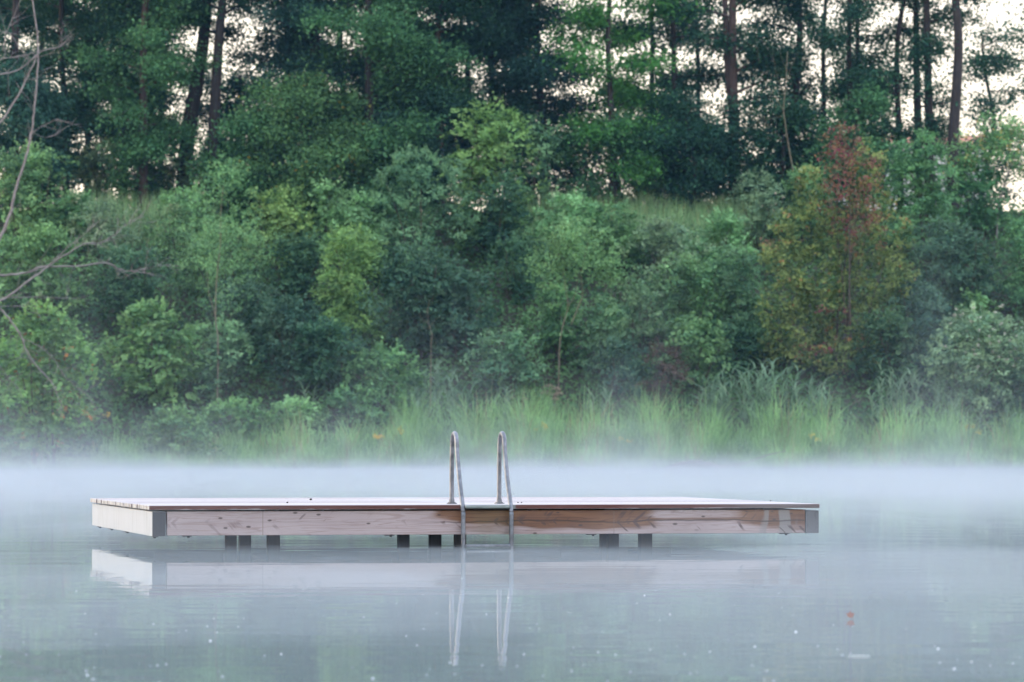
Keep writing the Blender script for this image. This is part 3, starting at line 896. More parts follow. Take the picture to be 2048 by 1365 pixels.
def stems_thing(name, label, cat, y, lines, mat, leaves=None, lmat=None, group=None, seed=0, part='stem', smooth=True):
    rng = np.random.default_rng(seed)
    b0 = lines[0][0][0]
    zg = float(terr(PX(b0[0], y), y))
    base = (PX(b0[0], y), y, min(zg, PZ(b0[1], y)) if PZ(b0[1], y) > zg else PZ(b0[1], y))
    e = thing(name, label, cat, base, group)
    for j, (pts, r0, r1) in enumerate(lines):
        pp = poly3(pts, y, rng.uniform(-0.5, 0.5) if j else 0)
        if j == 0 and pp[0][2] > zg:
            pp = [(pp[0][0]-0.05, y, zg-0.2)] + pp
        pp = spline(rel(pp, base), 4)
        mb = MB(); mb.tube(pp, np.linspace(r0*0.55, r1*0.6, len(pp)), 6); mb.build(part, mat, e, smooth=smooth)
    if leaves:
        lb = LB(rng)
        for (px, py, w_, h_, n_, leaf, asp) in leaves:
            c = np.array([PX(px, y)-base[0], 0, PZ(py, y)-base[2]]); kk = y/F
            m_ = n_//9
            u_ = unit(rng.normal(size=(m_, 3)))*rng.uniform(0.1, 1.0, size=(m_, 1))**0.5*np.array([w_*kk/2, 0.9, h_*kk/2])
            pos = c + u_[:, None, :] + rng.normal(size=(m_, 9, 3))*np.array([0.16, 0.12, 0.10])
            nn = rng.normal(size=(m_, 9, 3))*0.6 + np.array([0, -0.3, 0.7])
            tt = np.clip(rng.uniform(0.1, 0.9, size=(m_, 1))+rng.uniform(-0.2, 0.3, size=(m_, 9)), 0, 1)
            lb.add(pos.reshape(-1, 3), nn.reshape(-1, 3), leaf*rng.uniform(0.7, 1.2, m_*9), asp, tt.ravel())
        lb.build('foliage', LM[lmat], e)
    return e


stems_thing('willow_sapling', 'slender pale stemmed willow sapling with soft hazy foliage left of centre', 'young tree', 196.5,
            [([(436, 688), (431, 640), (433, 558), (440, 491), (441, 430), (446, 370)], 0.075, 0.02),
             ([(432, 640), (424, 610), (417, 588), (412, 540)], 0.04, 0.015)], M_stem,
            [(440, 400, 150, 190, 1000, 0.17, 0.3), (410, 500, 150, 150, 800, 0.17, 0.3), (490, 480, 140, 170, 800, 0.17, 0.3), (450, 345, 90, 80, 300, 0.16, 0.3), (450, 590, 110, 110, 350, 0.17, 0.3)], 'mid', seed=31)
stems_thing('forked_tree', 'young tree with two thin forked pale stems above the right ladder rail', 'young tree', 197.5,
            [([(1119, 697), (1126, 650), (1136, 614), (1131, 575), (1125, 540)], 0.06, 0.02),
             ([(1136, 614), (1148, 595), (1152, 579), (1160, 540)], 0.035, 0.015),
             ([(1142, 650), (1156, 615), (1165, 590), (1163, 545), (1178, 480)], 0.05, 0.02)], M_stem,
            [(1100, 530, 110, 110, 1100, 0.17, 0.55), (1170, 500, 140, 120, 1400, 0.17, 0.55), (1215, 540, 80, 70, 500, 0.17, 0.55), (1130, 470, 100, 80, 700, 0.17, 0.55)], 'mid', seed=32)
stems_thing('bare_branch', 'thin bare twisted stem with dry twigs low in the dark bush left of the ladder', 'branch', 193.5,
            [([(862, 700), (864, 672), (858, 650), (855, 628), (859, 600)], 0.035, 0.012), ([(860, 655), (870, 640), (882, 632)], 0.018, 0.006),
             ([(858, 648), (846, 640), (838, 626)], 0.018, 0.006)], M_stem, seed=33)
stems_thing('birch', 'young birch with white stem and gold flecked crown near the right edge', 'young tree', 209.6,
            [([(1994, 480), (1997, 420), (2006, 380), (2018, 345), (2030, 300)], 0.10, 0.04), ([(1999, 418), (1990, 398), (1985, 380)], 0.035, 0.015),
             ([(2010, 372), (2035, 350), (2060, 335)], 0.035, 0.015), ([(2012, 362), (1985, 335), (1960, 320)], 0.035, 0.012)], M_birch,
            [(1960, 300, 130, 90, 1200, 0.17, 0.6), (2040, 290, 120, 110, 1200, 0.17, 0.6), (2000, 250, 100, 60, 500, 0.17, 0.6), (1920, 330, 80, 60, 450, 0.17, 0.6), (2060, 350, 80, 60, 350, 0.17, 0.6)], 'goldspeck', seed=34)
stems_thing('bare_sapling', 'tall bare leafless sapling with thin pale stem left of the red shrub', 'sapling', 210.5,
            [([(1606, 440), (1600, 405), (1590, 355), (1579, 298), (1571, 245), (1568, 215), (1573, 160), (1576, 102)], 0.085, 0.03),
             ([(1568, 222), (1560, 208), (1552, 196), (1545, 180)], 0.03, 0.012), ([(1572, 165), (1585, 130), (1600, 100)], 0.018, 0.006),
             ([(1570, 190), (1556, 150), (1548, 110), (1550, 70)], 0.018, 0.006), ([(1565, 232), (1530, 240), (1490, 258), (1450, 275)], 0.022, 0.006),
             ([(1574, 140), (1562, 110), (1558, 80)], 0.014, 0.005), ([(1553, 130), (1540, 105), (1530, 90)], 0.012, 0.005), ([(1520, 125), (1516, 100), (1512, 75)], 0.012, 0.005)],
            M_stem, seed=35)
# spruce saplings with level tiers
for (px, top, base, label, sd) in ((272, 305, 395, 'small spruce sapling with level tiers at the bank top on the left', 41),
                                   (668, 298, 372, 'small spruce sapling with level tiers left of the large willow bush', 42)):
    rng = np.random.default_rng(sd)
    y = base_y(px, base+20); X = PX(px, y); zb = float(terr(X, y)); hh = PZ(top, y)-zb
    e = thing('spruce_sapling', label, 'young tree', (X, y, zb), 'spruce saplings')
    mb = MB(); mb.tube([(0, 0, -0.2), (0.02, 0, hh*0.5), (0, 0, hh)], [0.05, 0.03, 0.008], 6); mb.build('trunk', M_twig, e)
    lb = LB(rng)
    for t_ in range(9):
        z_ = hh*(0.22+0.085*t_); rr = (1-t_/9.5)*0.62+0.08
        for a in np.linspace(0, 2*np.pi, 8)[:-1]+rng.uniform(0, 1):
            s = np.linspace(0.1, 1, 16)[:, None]
            pos = np.array([np.cos(a), np.sin(a), 0])*s*rr + np.array([0, 0, z_]) + np.array([0, 0, 0.10])*s**2 + rng.normal(size=(16, 3))*0.03
            lb.add(pos, rng.normal(size=(16, 3))*0.3+np.array([0, 0, 1]), 0.16, 0.35, rng.uniform(0.2, 1, 16))
    lb.build('foliage', LM['conifer'], e)

# ---- trees on the ridge
def tree(seed, px, wpx, y, label, mat='tree_dark', bark=None, top=-300, crown0=0.22, spread=3.4, nl=22, dens=1.0, lean=0.0, leaf=0.21, fork=False, name='tree', low=None, asp=0.62):
    rng = np.random.default_rng(seed)
    X = PX(px, y); zb = float(terr(X, y)); H = PZ(top, y)-zb
    e = thing(name, label, 'tree', (X, y, zb), 'trees along the top of the bank')
    r0 = wpx*y/F/2
    ln = lean*y/F
    trunk_pts = [(0, 0, -0.4), (0.05*rng.normal()+ln*0.1, 0, H*0.2), (0.22*rng.normal()+ln*0.4, 0.1*rng.normal(), H*0.5), (0.30*rng.normal()+ln*0.75, 0.1, H*0.8), (ln, 0, H)]
    tp = spline(trunk_pts, 6)
    mb = MB(); mb.tube(tp, np.linspace(r0*1.15, r0*0.25, len(tp))**1.0, 9)
    tpa = np.array(tp)

    def at(t):
        f = t*(len(tpa)-1); i = int(min(f, len(tpa)-2)); return tpa[i]+(tpa[i+1]-tpa[i])*(f-i)
    if fork:
        p0 = at(0.3)
        q = spline([tuple(p0), tuple(p0+np.array([-0.35, 0.1, H*0.2])), tuple(p0+np.array([-0.5, 0.1, H*0.6]))], 5)
        mb.tube(q, np.linspace(r0*0.75, r0*0.3, len(q)), 8)
    lb = LB(rng)
    full = 1.0 if px < 1150 else 0.72
    nl = int(nl*(0.62+0.66*full))
    for i in range(nl):
        t = crown0 + (0.97-crown0)*(i+rng.uniform(0, 0.9))/nl
        p0 = at(t)
        a = rng.uniform(0, 2*np.pi)
        L = spread*(0.45+0.75*math.sin(math.pi*min(1, max(0.12, (t-crown0)/(1.02-crown0)*0.9+0.12))))*rng.uniform(0.6, 1.15)
        el = rng.uniform(-0.05, 0.55)
        dirv = np.array([math.cos(a)*math.cos(el), math.sin(a)*math.cos(el), math.sin(el)])
        p1 = p0 + dirv*L*0.55 + np.array([0, 0, rng.uniform(-0.1, 0.25)])
        p2 = p0 + dirv*L + np.array([0, 0, rng.uniform(-0.35, 0.2)])
        bp = spline([tuple(p0), tuple(p1), tuple(p2)], 3)
        mb.tube(bp, np.linspace(max(0.03, r0*0.28), 0.012, len(bp)), 5, cap=False)
        npad = int(17*dens*L/2.6)+4
        for j in range(npad):
            s = rng.uniform(0.22, 1.05)
            c = p0*(1-s)**2 + 2*s*(1-s)*(p1) + p2*s*s if s <= 1 else p2
            side = np.cross(dirv, [0, 0, 1]); side /= np.linalg.norm(side)+1e-9
            c = c + side*rng.normal()*0.42*(0.4+s) + np.array([0, 0, rng.normal()*0.22])
            nlv = int(rng.integers(26, 58))
            sx = rng.uniform(0.28, 0.52)
            off = rng.normal(size=(nlv, 3))*np.array([sx, sx, 0.24])
            off[:, 2] -= 0.25*(off[:, 0]**2+off[:, 1]**2)
            nn = np.array([0, 0, 0.85]) + rng.normal(size=(nlv, 3))*0.5 + off*0.4
            tb = rng.uniform(0.05, 0.7)
            lb.add(c+off, nn, leaf*rng.uniform(0.6, 1.2, nlv), asp, np.clip(tb+rng.uniform(-0.2, 0.35, nlv), 0, 1))
            nsp = int(nlv*0.17*full)
            lb.add(c+rng.normal(size=(nsp, 3))*np.array([0.8, 0.8, 0.55]), rng.normal(size=(nsp, 3))+np.array([0, 0, 0.5]), leaf*rng.uniform(0.6, 1.1, nsp), asp, rng.uniform(0, 0.9, nsp))
    mb.build('trunk', bark or M_bark, e, smooth=True)
    lb.build('crown', LM[mat], e)
    return e


T = tree
T(201, 18, 22, 216, 'dark tree at the left edge behind the dead branches', lean=40, nl=24)
T(202, 128, 15, 220, 'slender tree right of the dead branches, seen against the sky', nl=20, dens=0.8)
T(203, 245, 20, 218, 'tree left of the two leaning trunks, its stem half hidden by tiers of leaves', lean=15, nl=26)
T(204, 284, 20, 214, 'tree with tiered level sprays of green leaves, above the spruce sapling on the left', mat='tree_mid', bark=M_bark_red, crown0=0.10, nl=30, spread=2.6, leaf=0.22)
T(205, 368, 34, 217, 'thick dark tree leaning right, left one of the leaning pair', lean=55, nl=20, crown0=0.5)
T(206, 420, 26, 215, 'dark tree leaning right, right one of the leaning pair', lean=45, nl=18, crown0=0.52)
T(207, 587, 17, 219, 'slim tree right of the bright sky gap on the left', nl=20, dens=0.8, crown0=0.42)
T(208, 642, 28, 216, 'stout tree with bare dark stem at the top, above the broad understory tree', nl=26, mat='tree_blue', crown0=0.25)
T(209, 740, 22, 213, 'dense dark tree filling the space above the large willow bush', nl=38, mat='tree_mid', crown0=0.06, spread=3.6, dens=1.15)
T(210, 880, 19, 215, 'tree with a straight reddish brown trunk, left of picture centre', bark=M_bark_red, nl=28, crown0=0.30, dens=1.35)
T(211, 985, 16, 219, 'tree behind the tall bright bush, its sparse low branches against the sky', mat='tree_blue', nl=30, crown0=0.1, dens=1.3)
T(212, 1090, 18, 218, 'dark tree just left of the bright maple', mat='tree_blue', nl=30, crown0=0.12, lean=-12, dens=1.3)
T(213, 1225, 14, 213, 'maple with bright yellow green leaves, the brightest crown on the ridge', mat='tree_light', nl=26, crown0=0.18, spread=3.1, name='maple', dens=0.9, leaf=0.23)
T(214, 1345, 14, 217, 'dark tree between the bright maple and the thick straight trunk', nl=24, crown0=0.15, dens=0.9)
T(215, 1468, 24, 215, 'tree with a thick straight brown trunk that splits in two high up', bark=M_bark_red, nl=19, crown0=0.25, fork=True, dens=0.85)
T(216, 1583, 17, 218, 'dark tree behind the top of the bare sapling', nl=24, crown0=0.3, dens=0.9)
T(217, 1705, 14, 217, 'left one of two close slim trunks above the red shrub', nl=15, crown0=0.25, dens=0.8)
T(218, 1724, 12, 219, 'right one of two close slim trunks above the red shrub', nl=13, crown0=0.28, dens=0.75)
T(219, 1803, 14, 218, 'slim tree alone between the two pairs of close trunks on the right', nl=15, crown0=0.22, dens=0.8, spread=2.6)
T(220, 1838, 18, 220, 'left one of two close dark trunks beside the thick curved trunk on the right', nl=13, crown0=0.22, dens=0.75, spread=2.6)
T(221, 1858, 20, 216, 'right one of two close dark trunks beside the thick curved trunk on the right', nl=12, crown0=0.3, dens=0.75, spread=2.4)
T(222, 1906, 25, 214, 'thick slightly curved trunk on the right, standing against the bright sky', bark=M_bark, nl=11, crown0=0.55, dens=0.8, lean=12, spread=2.8)
T(223, 2075, 16, 216, 'tree at the right edge with a loose airy crown hanging into the sky', nl=16, crown0=0.12, dens=0.6, spread=3.2)
T(224, 175, 14, 226, 'background tree filling the sky behind the slender tree on the left', nl=24, crown0=0.15, dens=1.5)
T(225, 690, 16, 226, 'background tree behind the stout bare stem and dense dark tree', nl=34, crown0=0.1, spread=4)
T(226, 820, 14, 228, 'background tree between dense dark tree and reddish trunk', nl=34, crown0=0.1, spread=4)
T(227, 930, 14, 226, 'background tree right of the reddish trunk, above the tall bright bush', nl=30, crown0=0.2, spread=3.6, dens=1.5)
T(228, 1300, 12, 227, 'background tree whose thin crown shows behind the bright maple', nl=20, crown0=0.1, dens=0.8)
T(229, 1400, 11, 224, 'thin leaning tree left of the thick straight trunk', nl=18, crown0=0.2, lean=-25, dens=0.8)
T(230, 1650, 12, 228, 'background tree behind bare sapling and red shrub', nl=20, crown0=0.15, dens=0.9)
T(231, 1965, 12, 227, 'background tree with sparse leaves against the brightest sky on the right', nl=14, crown0=0.1, dens=0.55, top=60, spread=2.4)
T(232, 480, 14, 228, 'background tree low behind the leaning pair and the sky gap', nl=16, crown0=0.12, top=150, spread=2.6, dens=0.9)
T(233, 70, 12, 228, 'background tree behind the upper dead branches on the left', nl=22, crown0=0.12, dens=1.4)
T(234, 320, 12, 229, 'background tree between the tiered tree and the leaning pair', nl=22, crown0=0.12, dens=1.4)
# understory trees
T(240, 610, 15, 211.5, 'broad understory tree with yellow specked leaves left of the large willow bush', mat='tree_yellow', top=170, crown0=0.10, spread=3.2, nl=24, dens=1.1, name='understory_tree')
T(241, 500, 10, 212, 'small understory tree with pale green leaves below the left sky gap', mat='tree_mid', top=225, crown0=0.12, spread=2.4, nl=16, name='understory_tree')
T(242, 1725, 10, 212, 'small understory tree with green top just above the red shrub', mat='tree_mid', top=195, crown0=0.2, spread=1.9, nl=15, name='understory_tree')
T(243, 1390, 12, 213, 'low dark understory tree right of the bright maple', mat='tree_dark', top=200, crown0=0.1, spread=2.6, nl=18, name='understory_tree')
T(244, 1560, 12, 214, 'low dark understory tree behind the bare sapling', mat='tree_dark', top=215, crown0=0.1, spread=2.6, nl=16, name='understory_tree')
T(245, 30, 12, 213, 'hazy understory tree above the big rounded mound at the left edge', mat='tree_blue', top=160, crown0=0.1, spread=2.6, nl=18, name='understory_tree')
T(246, 790, 12, 214, 'dark understory tree between dense dark tree and reddish trunk', mat='tree_blue', top=200, crown0=0.05, spread=2.8, nl=18, name='understory_tree')
T(247, 1240, 12, 214, 'dark understory tree under the bright maple', mat='tree_mid', top=240, crown0=0.05, spread=2.6, nl=14, dens=0.8, name='understory_tree')

# ---- house beyond the ridge, on the right
mW = simple_mat('render pale', (0.66, 0.62, 0.58), (0.74, 0.70, 0.66), 1.0, rough=0.9)
mR = simple_mat('roof tiles orange', (0.32, 0.13, 0.07), (0.48, 0.22, 0.12), 2.0, (1, 4, 4), 0.85)
mG = simple_mat('window pane', (0.05, 0.06, 0.08), (0.08, 0.09, 0.11), 1.0, rough=0.1)
hy = 300.0
hx0, hx1 = PX(1630, hy), PX(1975, hy)
hz = float(terr(26, hy))
e = thing('house', 'pale house with orange tiled roof glimpsed beyond the trunks on the right', 'house', ((hx0+hx1)/2, hy, hz))
hw = (hx1-hx0)/2
HE = PZ(288, hy)-hz
mb = MB(); mb.box(-hw, hw, 0, 9, -0.5, HE); mb.build('wall', mW, e)
mb = MB()
RZ = PZ(262, hy)-hz
b_ = len(mb.v)
mb.v += [(-hw-0.4, -0.5, HE+0.003), (hw+0.4, -0.5, HE+0.003), (hw+0.4, 9.5, HE+0.003), (-hw-0.4, 9.5, HE+0.003), (-hw-0.4, 4.5, RZ), (hw+0.4, 4.5, RZ)]
mb.q += [(0, 1, 5, 4), (2, 3, 4, 5), (0, 3, 2, 1)]; mb.t += [(0, 4, 3), (1, 2, 5)]
mb.build('roof', mR, e)
for wx in (-4.5, -1.5, 1.5, 4.5):
    mb = MB(); mb.box(wx-0.5, wx+0.5, -0.06, -0.005, HE-2.4, HE-1.0)
    w_ = mb.build('window', mG, e)

# ------------------------------------------------------------------ dead tree at the left edge
yd = 187.4
dead = thing('dead_tree', 'dead leafless tree with bare grey limbs reaching in from the left edge', 'tree', (PX(-95, 190.2), 190.2, float(terr(PX(-95, 190.2), 190.2))))
db = dead.location


def dpt(pts, dy0, dy1):
    n_ = len(pts)
    return [(PX(a, yd+dy0+(dy1-dy0)*i/max(1, n_-1))-db.x, yd+dy0+(dy1-dy0)*i/max(1, n_-1)-db.y, PZ(b, yd+dy0+(dy1-dy0)*i/max(1, n_-1))-db.z) for i, (a, b) in enumerate(pts)]


mb = MB()
tp = spline([(0, 0, -0.4), (0.1, -0.3, 2.5), (-0.05, -1.2, 6.5), (0.4, -2.2, 10), (0.2, -2.6, 14), (0.5, -2.8, 20)], 6)
mb.tube(tp, np.linspace(0.30, 0.10, len(tp)), 10); mb.build('trunk', M_dead, dead, smooth=True)
rngd = np.random.default_rng(9)


def limb(pts, r0, r1, dy0=0.0, dy1=-0.4, twigs=6):
    P3 = dpt(pts, dy0, dy1)
    pp = spline(P3, 5)
    pp = [(p[0]+rngd.normal()*0.012, p[1]+rngd.normal()*0.02, p[2]+rngd.normal()*0.012) for p in pp]
    mb = MB(); mb.tube(pp, np.linspace(r0*0.62, r1*0.6, len(pp)), 7)
    for t_ in range(twigs*2):
        i = int(rngd.integers(len(pp)//4, len(pp)-1))
        p = np.array(pp[i]); q = np.array(pp[i+1])-np.array(pp[i]); q /= np.linalg.norm(q)+1e-9
        side = np.array([rngd.normal()*0.6, rngd.normal()*0.5, rngd.normal()*0.7+0.15])
        d_ = unit(q*0.8+side)
        L = rngd.uniform(0.35, 1.3)
        w1 = p+d_*L*0.5+rngd.normal(size=3)*0.06; w2 = p+d_*L+rngd.normal(size=3)*0.10+np.array([0, 0, 0.05])
        tw = spline([tuple(p), tuple(w1), tuple(w2)], 3)
        mb.tube(tw, np.linspace(0.011, 0.004, len(tw)), 4, cap=False)
        if rngd.random() < 0.6:
            d2 = unit(d_+rngd.normal(size=3)*0.6); w3 = w1+d2*L*0.45
            mb.tube([tuple(w1), tuple(w3)], [0.008, 0.003], 4, cap=False)
    mb.build('limb', M_dead, dead, smooth=True)


limb([(-95, 640), (-60, 560), (-20, 505), (0, 475), (18, 430), (32, 373), (46, 330), (58, 281), (67, 225), (72, 158), (74, 84), (63, 0), (60, -60)], 0.13, 0.045, -1.2, -0.4, 10)
limb([(-95, 330), (-40, 280), (0, 243), (35, 190), (58, 143), (72, 110)], 0.09, 0.05, -1.6, -0.5, 5)
limb([(-90, 190), (-30, 155), (0, 148), (39, 137), (81, 102), (120, 91), (141, 70)], 0.075, 0.02, -1.8, -0.5, 5)
limb([(120, 91), (122, 65), (124, 40)], 0.02, 0.008, -0.5, -0.5, 2)
limb([(-60, 150), (0, 118), (40, 112), (80, 100)], 0.04, 0.015, -1.8, -0.6, 4)
limb([(60, 268), (80, 255), (102, 243), (118, 236)], 0.03, 0.008, -0.4, -0.6, 3)
limb([(62, 262), (90, 275), (126, 258)], 0.018, 0.006, -0.4, -0.2, 2)
limb([(-95, 575), (-40, 555), (0, 551), (53, 546), (88, 533), (151, 533), (211, 526), (239, 539), (267, 543), (299, 547)], 0.10, 0.025, -1.4, 0.2, 12)
limb([(262, 542), (290, 537), (327, 532), (340, 528)], 0.02, 0.006, 0.1, 0.2, 3)
limb([(-95, 690), (-40, 630), (0, 602), (21, 590), (53, 565), (84, 542), (116, 519), (169, 488), (200, 487), (225, 472), (250, 450), (286, 432)], 0.10, 0.015, -1.6, 0.1, 14)
limb([(84, 542), (130, 500), (165, 470), (190, 450)], 0.03, 0.008, -0.6, -0.2, 6)
limb([(-60, 600), (0, 596), (28, 594), (88, 595), (141, 597), (160, 600)], 0.035, 0.012, -1.2, 0.0, 4)
limb([(-60, 620), (0, 614), (40, 613), (77, 614)], 0.03, 0.010, -1.2, 0.0, 3)
limb([(-95, 560), (-40, 590), (0, 618), (21, 642), (42, 674), (53, 702), (74, 734), (102, 762), (113, 786), (123, 811), (121, 832)], 0.085, 0.02, -1.5, -0.6, 8)
limb([(45, 678), (60, 684), (81, 695), (105, 716), (134, 758), (169, 786), (197, 818)], 0.03, 0.010, -0.9, -0.4, 6)
limb([(-60, 690), (0, 735), (20, 760), (40, 782)], 0.03, 0.008, -1.2, -0.4, 4)
limb([(-60, 30), (0, 60), (20, 70), (60, 128)], 0.03, 0.012, -1.8, -0.6, 3)
limb([(5, 100), (12, 60), (30, 20), (48, -30)], 0.03, 0.012, -1.0, -0.6, 3)

# ------------------------------------------------------------------ ground cover, meadow, shore grass (uncountable)
rng = np.random.default_rng(21)
N = 95000
X = rng.uniform(-31, 31, N); Y = rng.uniform(191.0, 214.5, N)
pos = np.stack([X, Y, terr(X, Y)+rng.uniform(0.0, 1.0, N)*rng.uniform(0.2, 1, N)*(0.55+0.45*np.sin(X*1.9+np.sin(Y*0.8)*2))], -1)
lb = LB(rng)
pn = 0.5+0.5*np.sin(X*1.3+np.sin(Y*1.1)*2)
lb.add(pos, rng.normal(size=(N, 3))*0.6+np.array([0, -0.5, 0.7]), 0.24*rng.uniform(0.6, 1.3, N), 0.6, np.clip(pn*0.5+rng.uniform(0, 0.5, N), 0, 1))
o = lb.build('undergrowth', LM['cover']); tag(o, 'low leafy undergrowth covering the wooded bank', 'undergrowth', kind='stuff')


def blades(rng, B, H, W, bend, tint, segs=4, az=None):
    """B base points (n,3); curved tapering ribbons"""
    n = len(B)
    if az is None: az = rng.uniform(0, 2*np.pi, n)
    d = np.stack([np.cos(az), np.sin(az), np.zeros(n)], -1)
    fz = rng.uniform(-0.9, 0.9, n)
    side = np.stack([np.cos(fz), np.sin(fz), np.zeros(n)], -1)       # ribbons face roughly the lake or turn away a bit
    s = np.linspace(0, 1, segs+1)
    P = B[:, None, :] + d[:, None, :]*(bend[:, None]*H[:, None]*s[None, :]**2)[..., None]
    up = H[:, None]*(s[None, :] - 0.42*np.clip(bend, 0, 1.3)[:, None]*s[None, :]**2.2)
    P[..., 2] += up
    w = W[:, None]*(1-s[None, :]**1.6*0.92)
    Lf = P - side[:, None, :]*w[..., None]/2; Rt = P + side[:, None, :]*w[..., None]/2
    V = np.stack([Lf, Rt], 2).reshape(-1, 3)
    m_ = 2*(segs+1)
    base = (np.arange(n)*m_)[:, None]
    q = np.concatenate([base+2*i+np.array([0, 1, 3, 2])[None, :] for i in range(segs)], 1).reshape(-1, 4)
    return V, q, np.repeat(tint, segs)


def blade_obj(name, mat, arrs, parent=None, loc=None):
    Vs, Qs, Ts, off = [], [], [], 0
    for V, q, t in arrs:
        Vs.append(V); Qs.append(q+off); Ts.append(t); off += len(V)
    return obj(name, np_mesh(name, np.concatenate(Vs), [np.concatenate(Qs)], mat, tint=np.concatenate(Ts)), parent, loc)


# shore grass
n_ = 34000
X = rng.uniform(-30, 30, n_); dd = rng.uniform(-0.15, 3.6, n_)**1.0
Y = shore_y(X)+dd
pxs = X/Y*F+1024
hp = np.interp(pxs, [-100, 150, 300, 420, 560, 640, 760, 830, 1000, 1250, 1350, 1480, 1700, 1800, 2000, 2150],
               [0.5, 0.6, 0.8, 1.1, 1.3, 1.7, 1.6, 2.3, 2.7, 2.6, 2.4, 2.1, 2.0, 2.1, 2.0, 1.6])
H = hp*(0.35+0.22*dd)*rng.uniform(0.55, 1.15, n_)*(0.85+0.3*np.sin(X*1.7)*np.sin(X*0.63+1))
H = np.clip(H*1.35*(0.72+0.5*rng.random(n_)**2), 0.25, 3.4)
cl = 0.5+0.5*np.sin(X*2.3+np.sin(X*0.9)*2)
tint = np.clip(0.15+0.35*cl+rng.uniform(-0.15, 0.5, n_), 0, 1)
V, q, t = blades(rng, np.stack([X, Y, terr(X, Y)-0.05], -1), H, rng.uniform(0.025, 0.062, n_), np.abs(rng.normal(0.28, 0.28, n_)), tint)
o = blade_obj('shore_grass', LM['grass'], [(V, q, t)]); tag(o, 'tall pale green grass and sedge along the waterline', 'grass', kind='stuff')
# meadow grass of the crest
n_ = 9000
px_ = np.concatenate([rng.uniform(1030, 1520, 6500), rng.uniform(120, 440, 2500)])
Y = rng.uniform(209.0, 214.5, n_); X = PX(px_, Y)
V, q, t = blades(rng, np.stack([X, Y, terr(X, Y)-0.05], -1), rng.uniform(0.6, 1.6, n_), rng.uniform(0.02, 0.05, n_), np.abs(rng.normal(0.2, 0.2, n_)), rng.uniform(0, 1, n_))
o = blade_obj('meadow_grass', LM['meadow'], [(V, q, t)]); tag(o, 'pale meadow grass along the crest of the bank', 'grass', kind='stuff')


# reed clumps: stems with arching leaves
def reed(px, base, top, wpx, nst, label, seed, spread_leaf=0.85, name='reed_clump', dy=0.0):
    rng = np.random.default_rng(seed)
    y = base_y(px, base)+dy; X0 = PX(px, y); zb = float(terr(X0, y)); Htop = PZ(top, y)-zb; w = wpx*y/F
    e = thing(name, label, 'reed', (X0, y, zb), 'reeds above the shore grass')
    mb = MB(); arr = []
    for s_ in range(nst):
        bx = rng.uniform(-0.5, 0.5)*w; by = rng.uniform(-0.6, 0.6)
        hh = Htop*(1-0.45*(2*bx/w)**2)*rng.uniform(0.70, 1.0) if nst > 1 else Htop
        ln = rng.normal()*0.12*hh
        tip = (bx+ln, by-0.1, hh*0.92)
        sp_ = spline([(bx, by, -0.1), (bx+ln*0.25, by, hh*0.5), tip], 3)
        mb.tube(sp_, np.linspace(0.014, 0.006, len(sp_)), 4, cap=False)
        k_ = int(rng.integers(7, 11))
        tt = np.linspace(0.25, 0.98, k_)
        B = np.stack([bx+ln*tt**1.5, np.full(k_, by), hh*0.92*tt], -1)
        az = np.where(rng.random(k_) < 0.5, 0, np.pi)+rng.normal(size=k_)*0.6
        arr.append(blades(rng, B, rng.uniform(0.65, 1.2, k_)*spread_leaf, rng.uniform(0.05, 0.085, k_), rng.uniform(0.55, 1.35, k_), rng.uniform(0.1, 1.0, k_), 6, az))
    mb.build('stem', LM['reed'] if False else M_stem_green, e)
    blade_obj('leaf', LM['reed'], arr, e)
    return e


M_stem_green = simple_mat('stem green', (0.06, 0.11, 0.05), (0.12, 0.18, 0.09), 3.0, rough=0.7)
reed(1530, 868, 715, 250, 64, 'great clump of arching blue green reeds below the red shrub', 301)
reed(880, 862, 716, 100, 20, 'tall drooping reed clump just above the left ladder rail', 302)
reed(1830, 862, 722, 180, 24, 'loose hazy reed clump left of the white flowered bush', 303)
reed(786, 870, 770, 20, 1, 'single upright reed left of the drooping clump', 304, 0.6, 'reed')
reed(620, 830, 768, 30, 2, 'small drooping pale reed in the mist left of centre', 305, 0.8, 'reed')
reed(1770, 850, 715, 12, 1, 'single tall reed with spread leaves right of the great clump', 306, 0.6, 'reed')
reed(1010, 870, 770, 60, 7, 'reed clump in the grass above the right ladder rail', 307, 0.7)
reed(1200, 870, 765, 60, 6, 'reed clump in the grass right of the brown seed heads', 308, 0.7)
reed(1940, 900, 790, 70, 7, 'reed clump at the water below the white flowered bush', 309, 0.7)
reed(2030, 915, 810, 50, 6, 'reed clump at the right edge of the shore', 310, 0.7)
reed(1420, 870, 745, 70, 8, 'reed clump at the left foot of the great clump', 311, 0.75)

# brown seed heads
y = base_y(1105, 860); zb = float(terr(PX(1105, y), y))
e = thing('hogweed', 'plant with brown dried umbrella seed heads above the ladder', 'plant', (PX(1105, y), y, zb))
mb = MB(); lb = LB(np.random.default_rng(8)); r8 = np.random.default_rng(8)
for (px, py, s) in ((1098, 775, 0.28), (1112, 780, 0.26), (1092, 787, 0.26), (1106, 792, 0.22), (1117, 789, 0.2), (1110, 800, 0.2), (1022, 797, 0.14), (1050, 800, 0.14)):
    c = (PX(px, y)-e.location.x, -0.3+r8.normal()*0.1, PZ(py, y)-zb)
    mb.tube(spline([(c[0]*0.4, 0, 0), (c[0]*0.8, c[1]*0.5, c[2]*0.6), c], 3), 0.012, 5)
    k_ = 90
    a = r8.uniform(0, 6.28, k_); rr = np.sqrt(r8.uniform(0, 1, k_))*s
    lb.add(np.stack([c[0]+rr*np.cos(a), c[1]+rr*np.sin(a), c[2]+0.10*(1-(rr/s)**2)+r8.normal(size=k_)*0.02], -1), r8.normal(size=(k_, 3))*0.4+np.array([0, -0.3, 1]), 0.07, 0.9, r8.uniform(0, 1, k_))
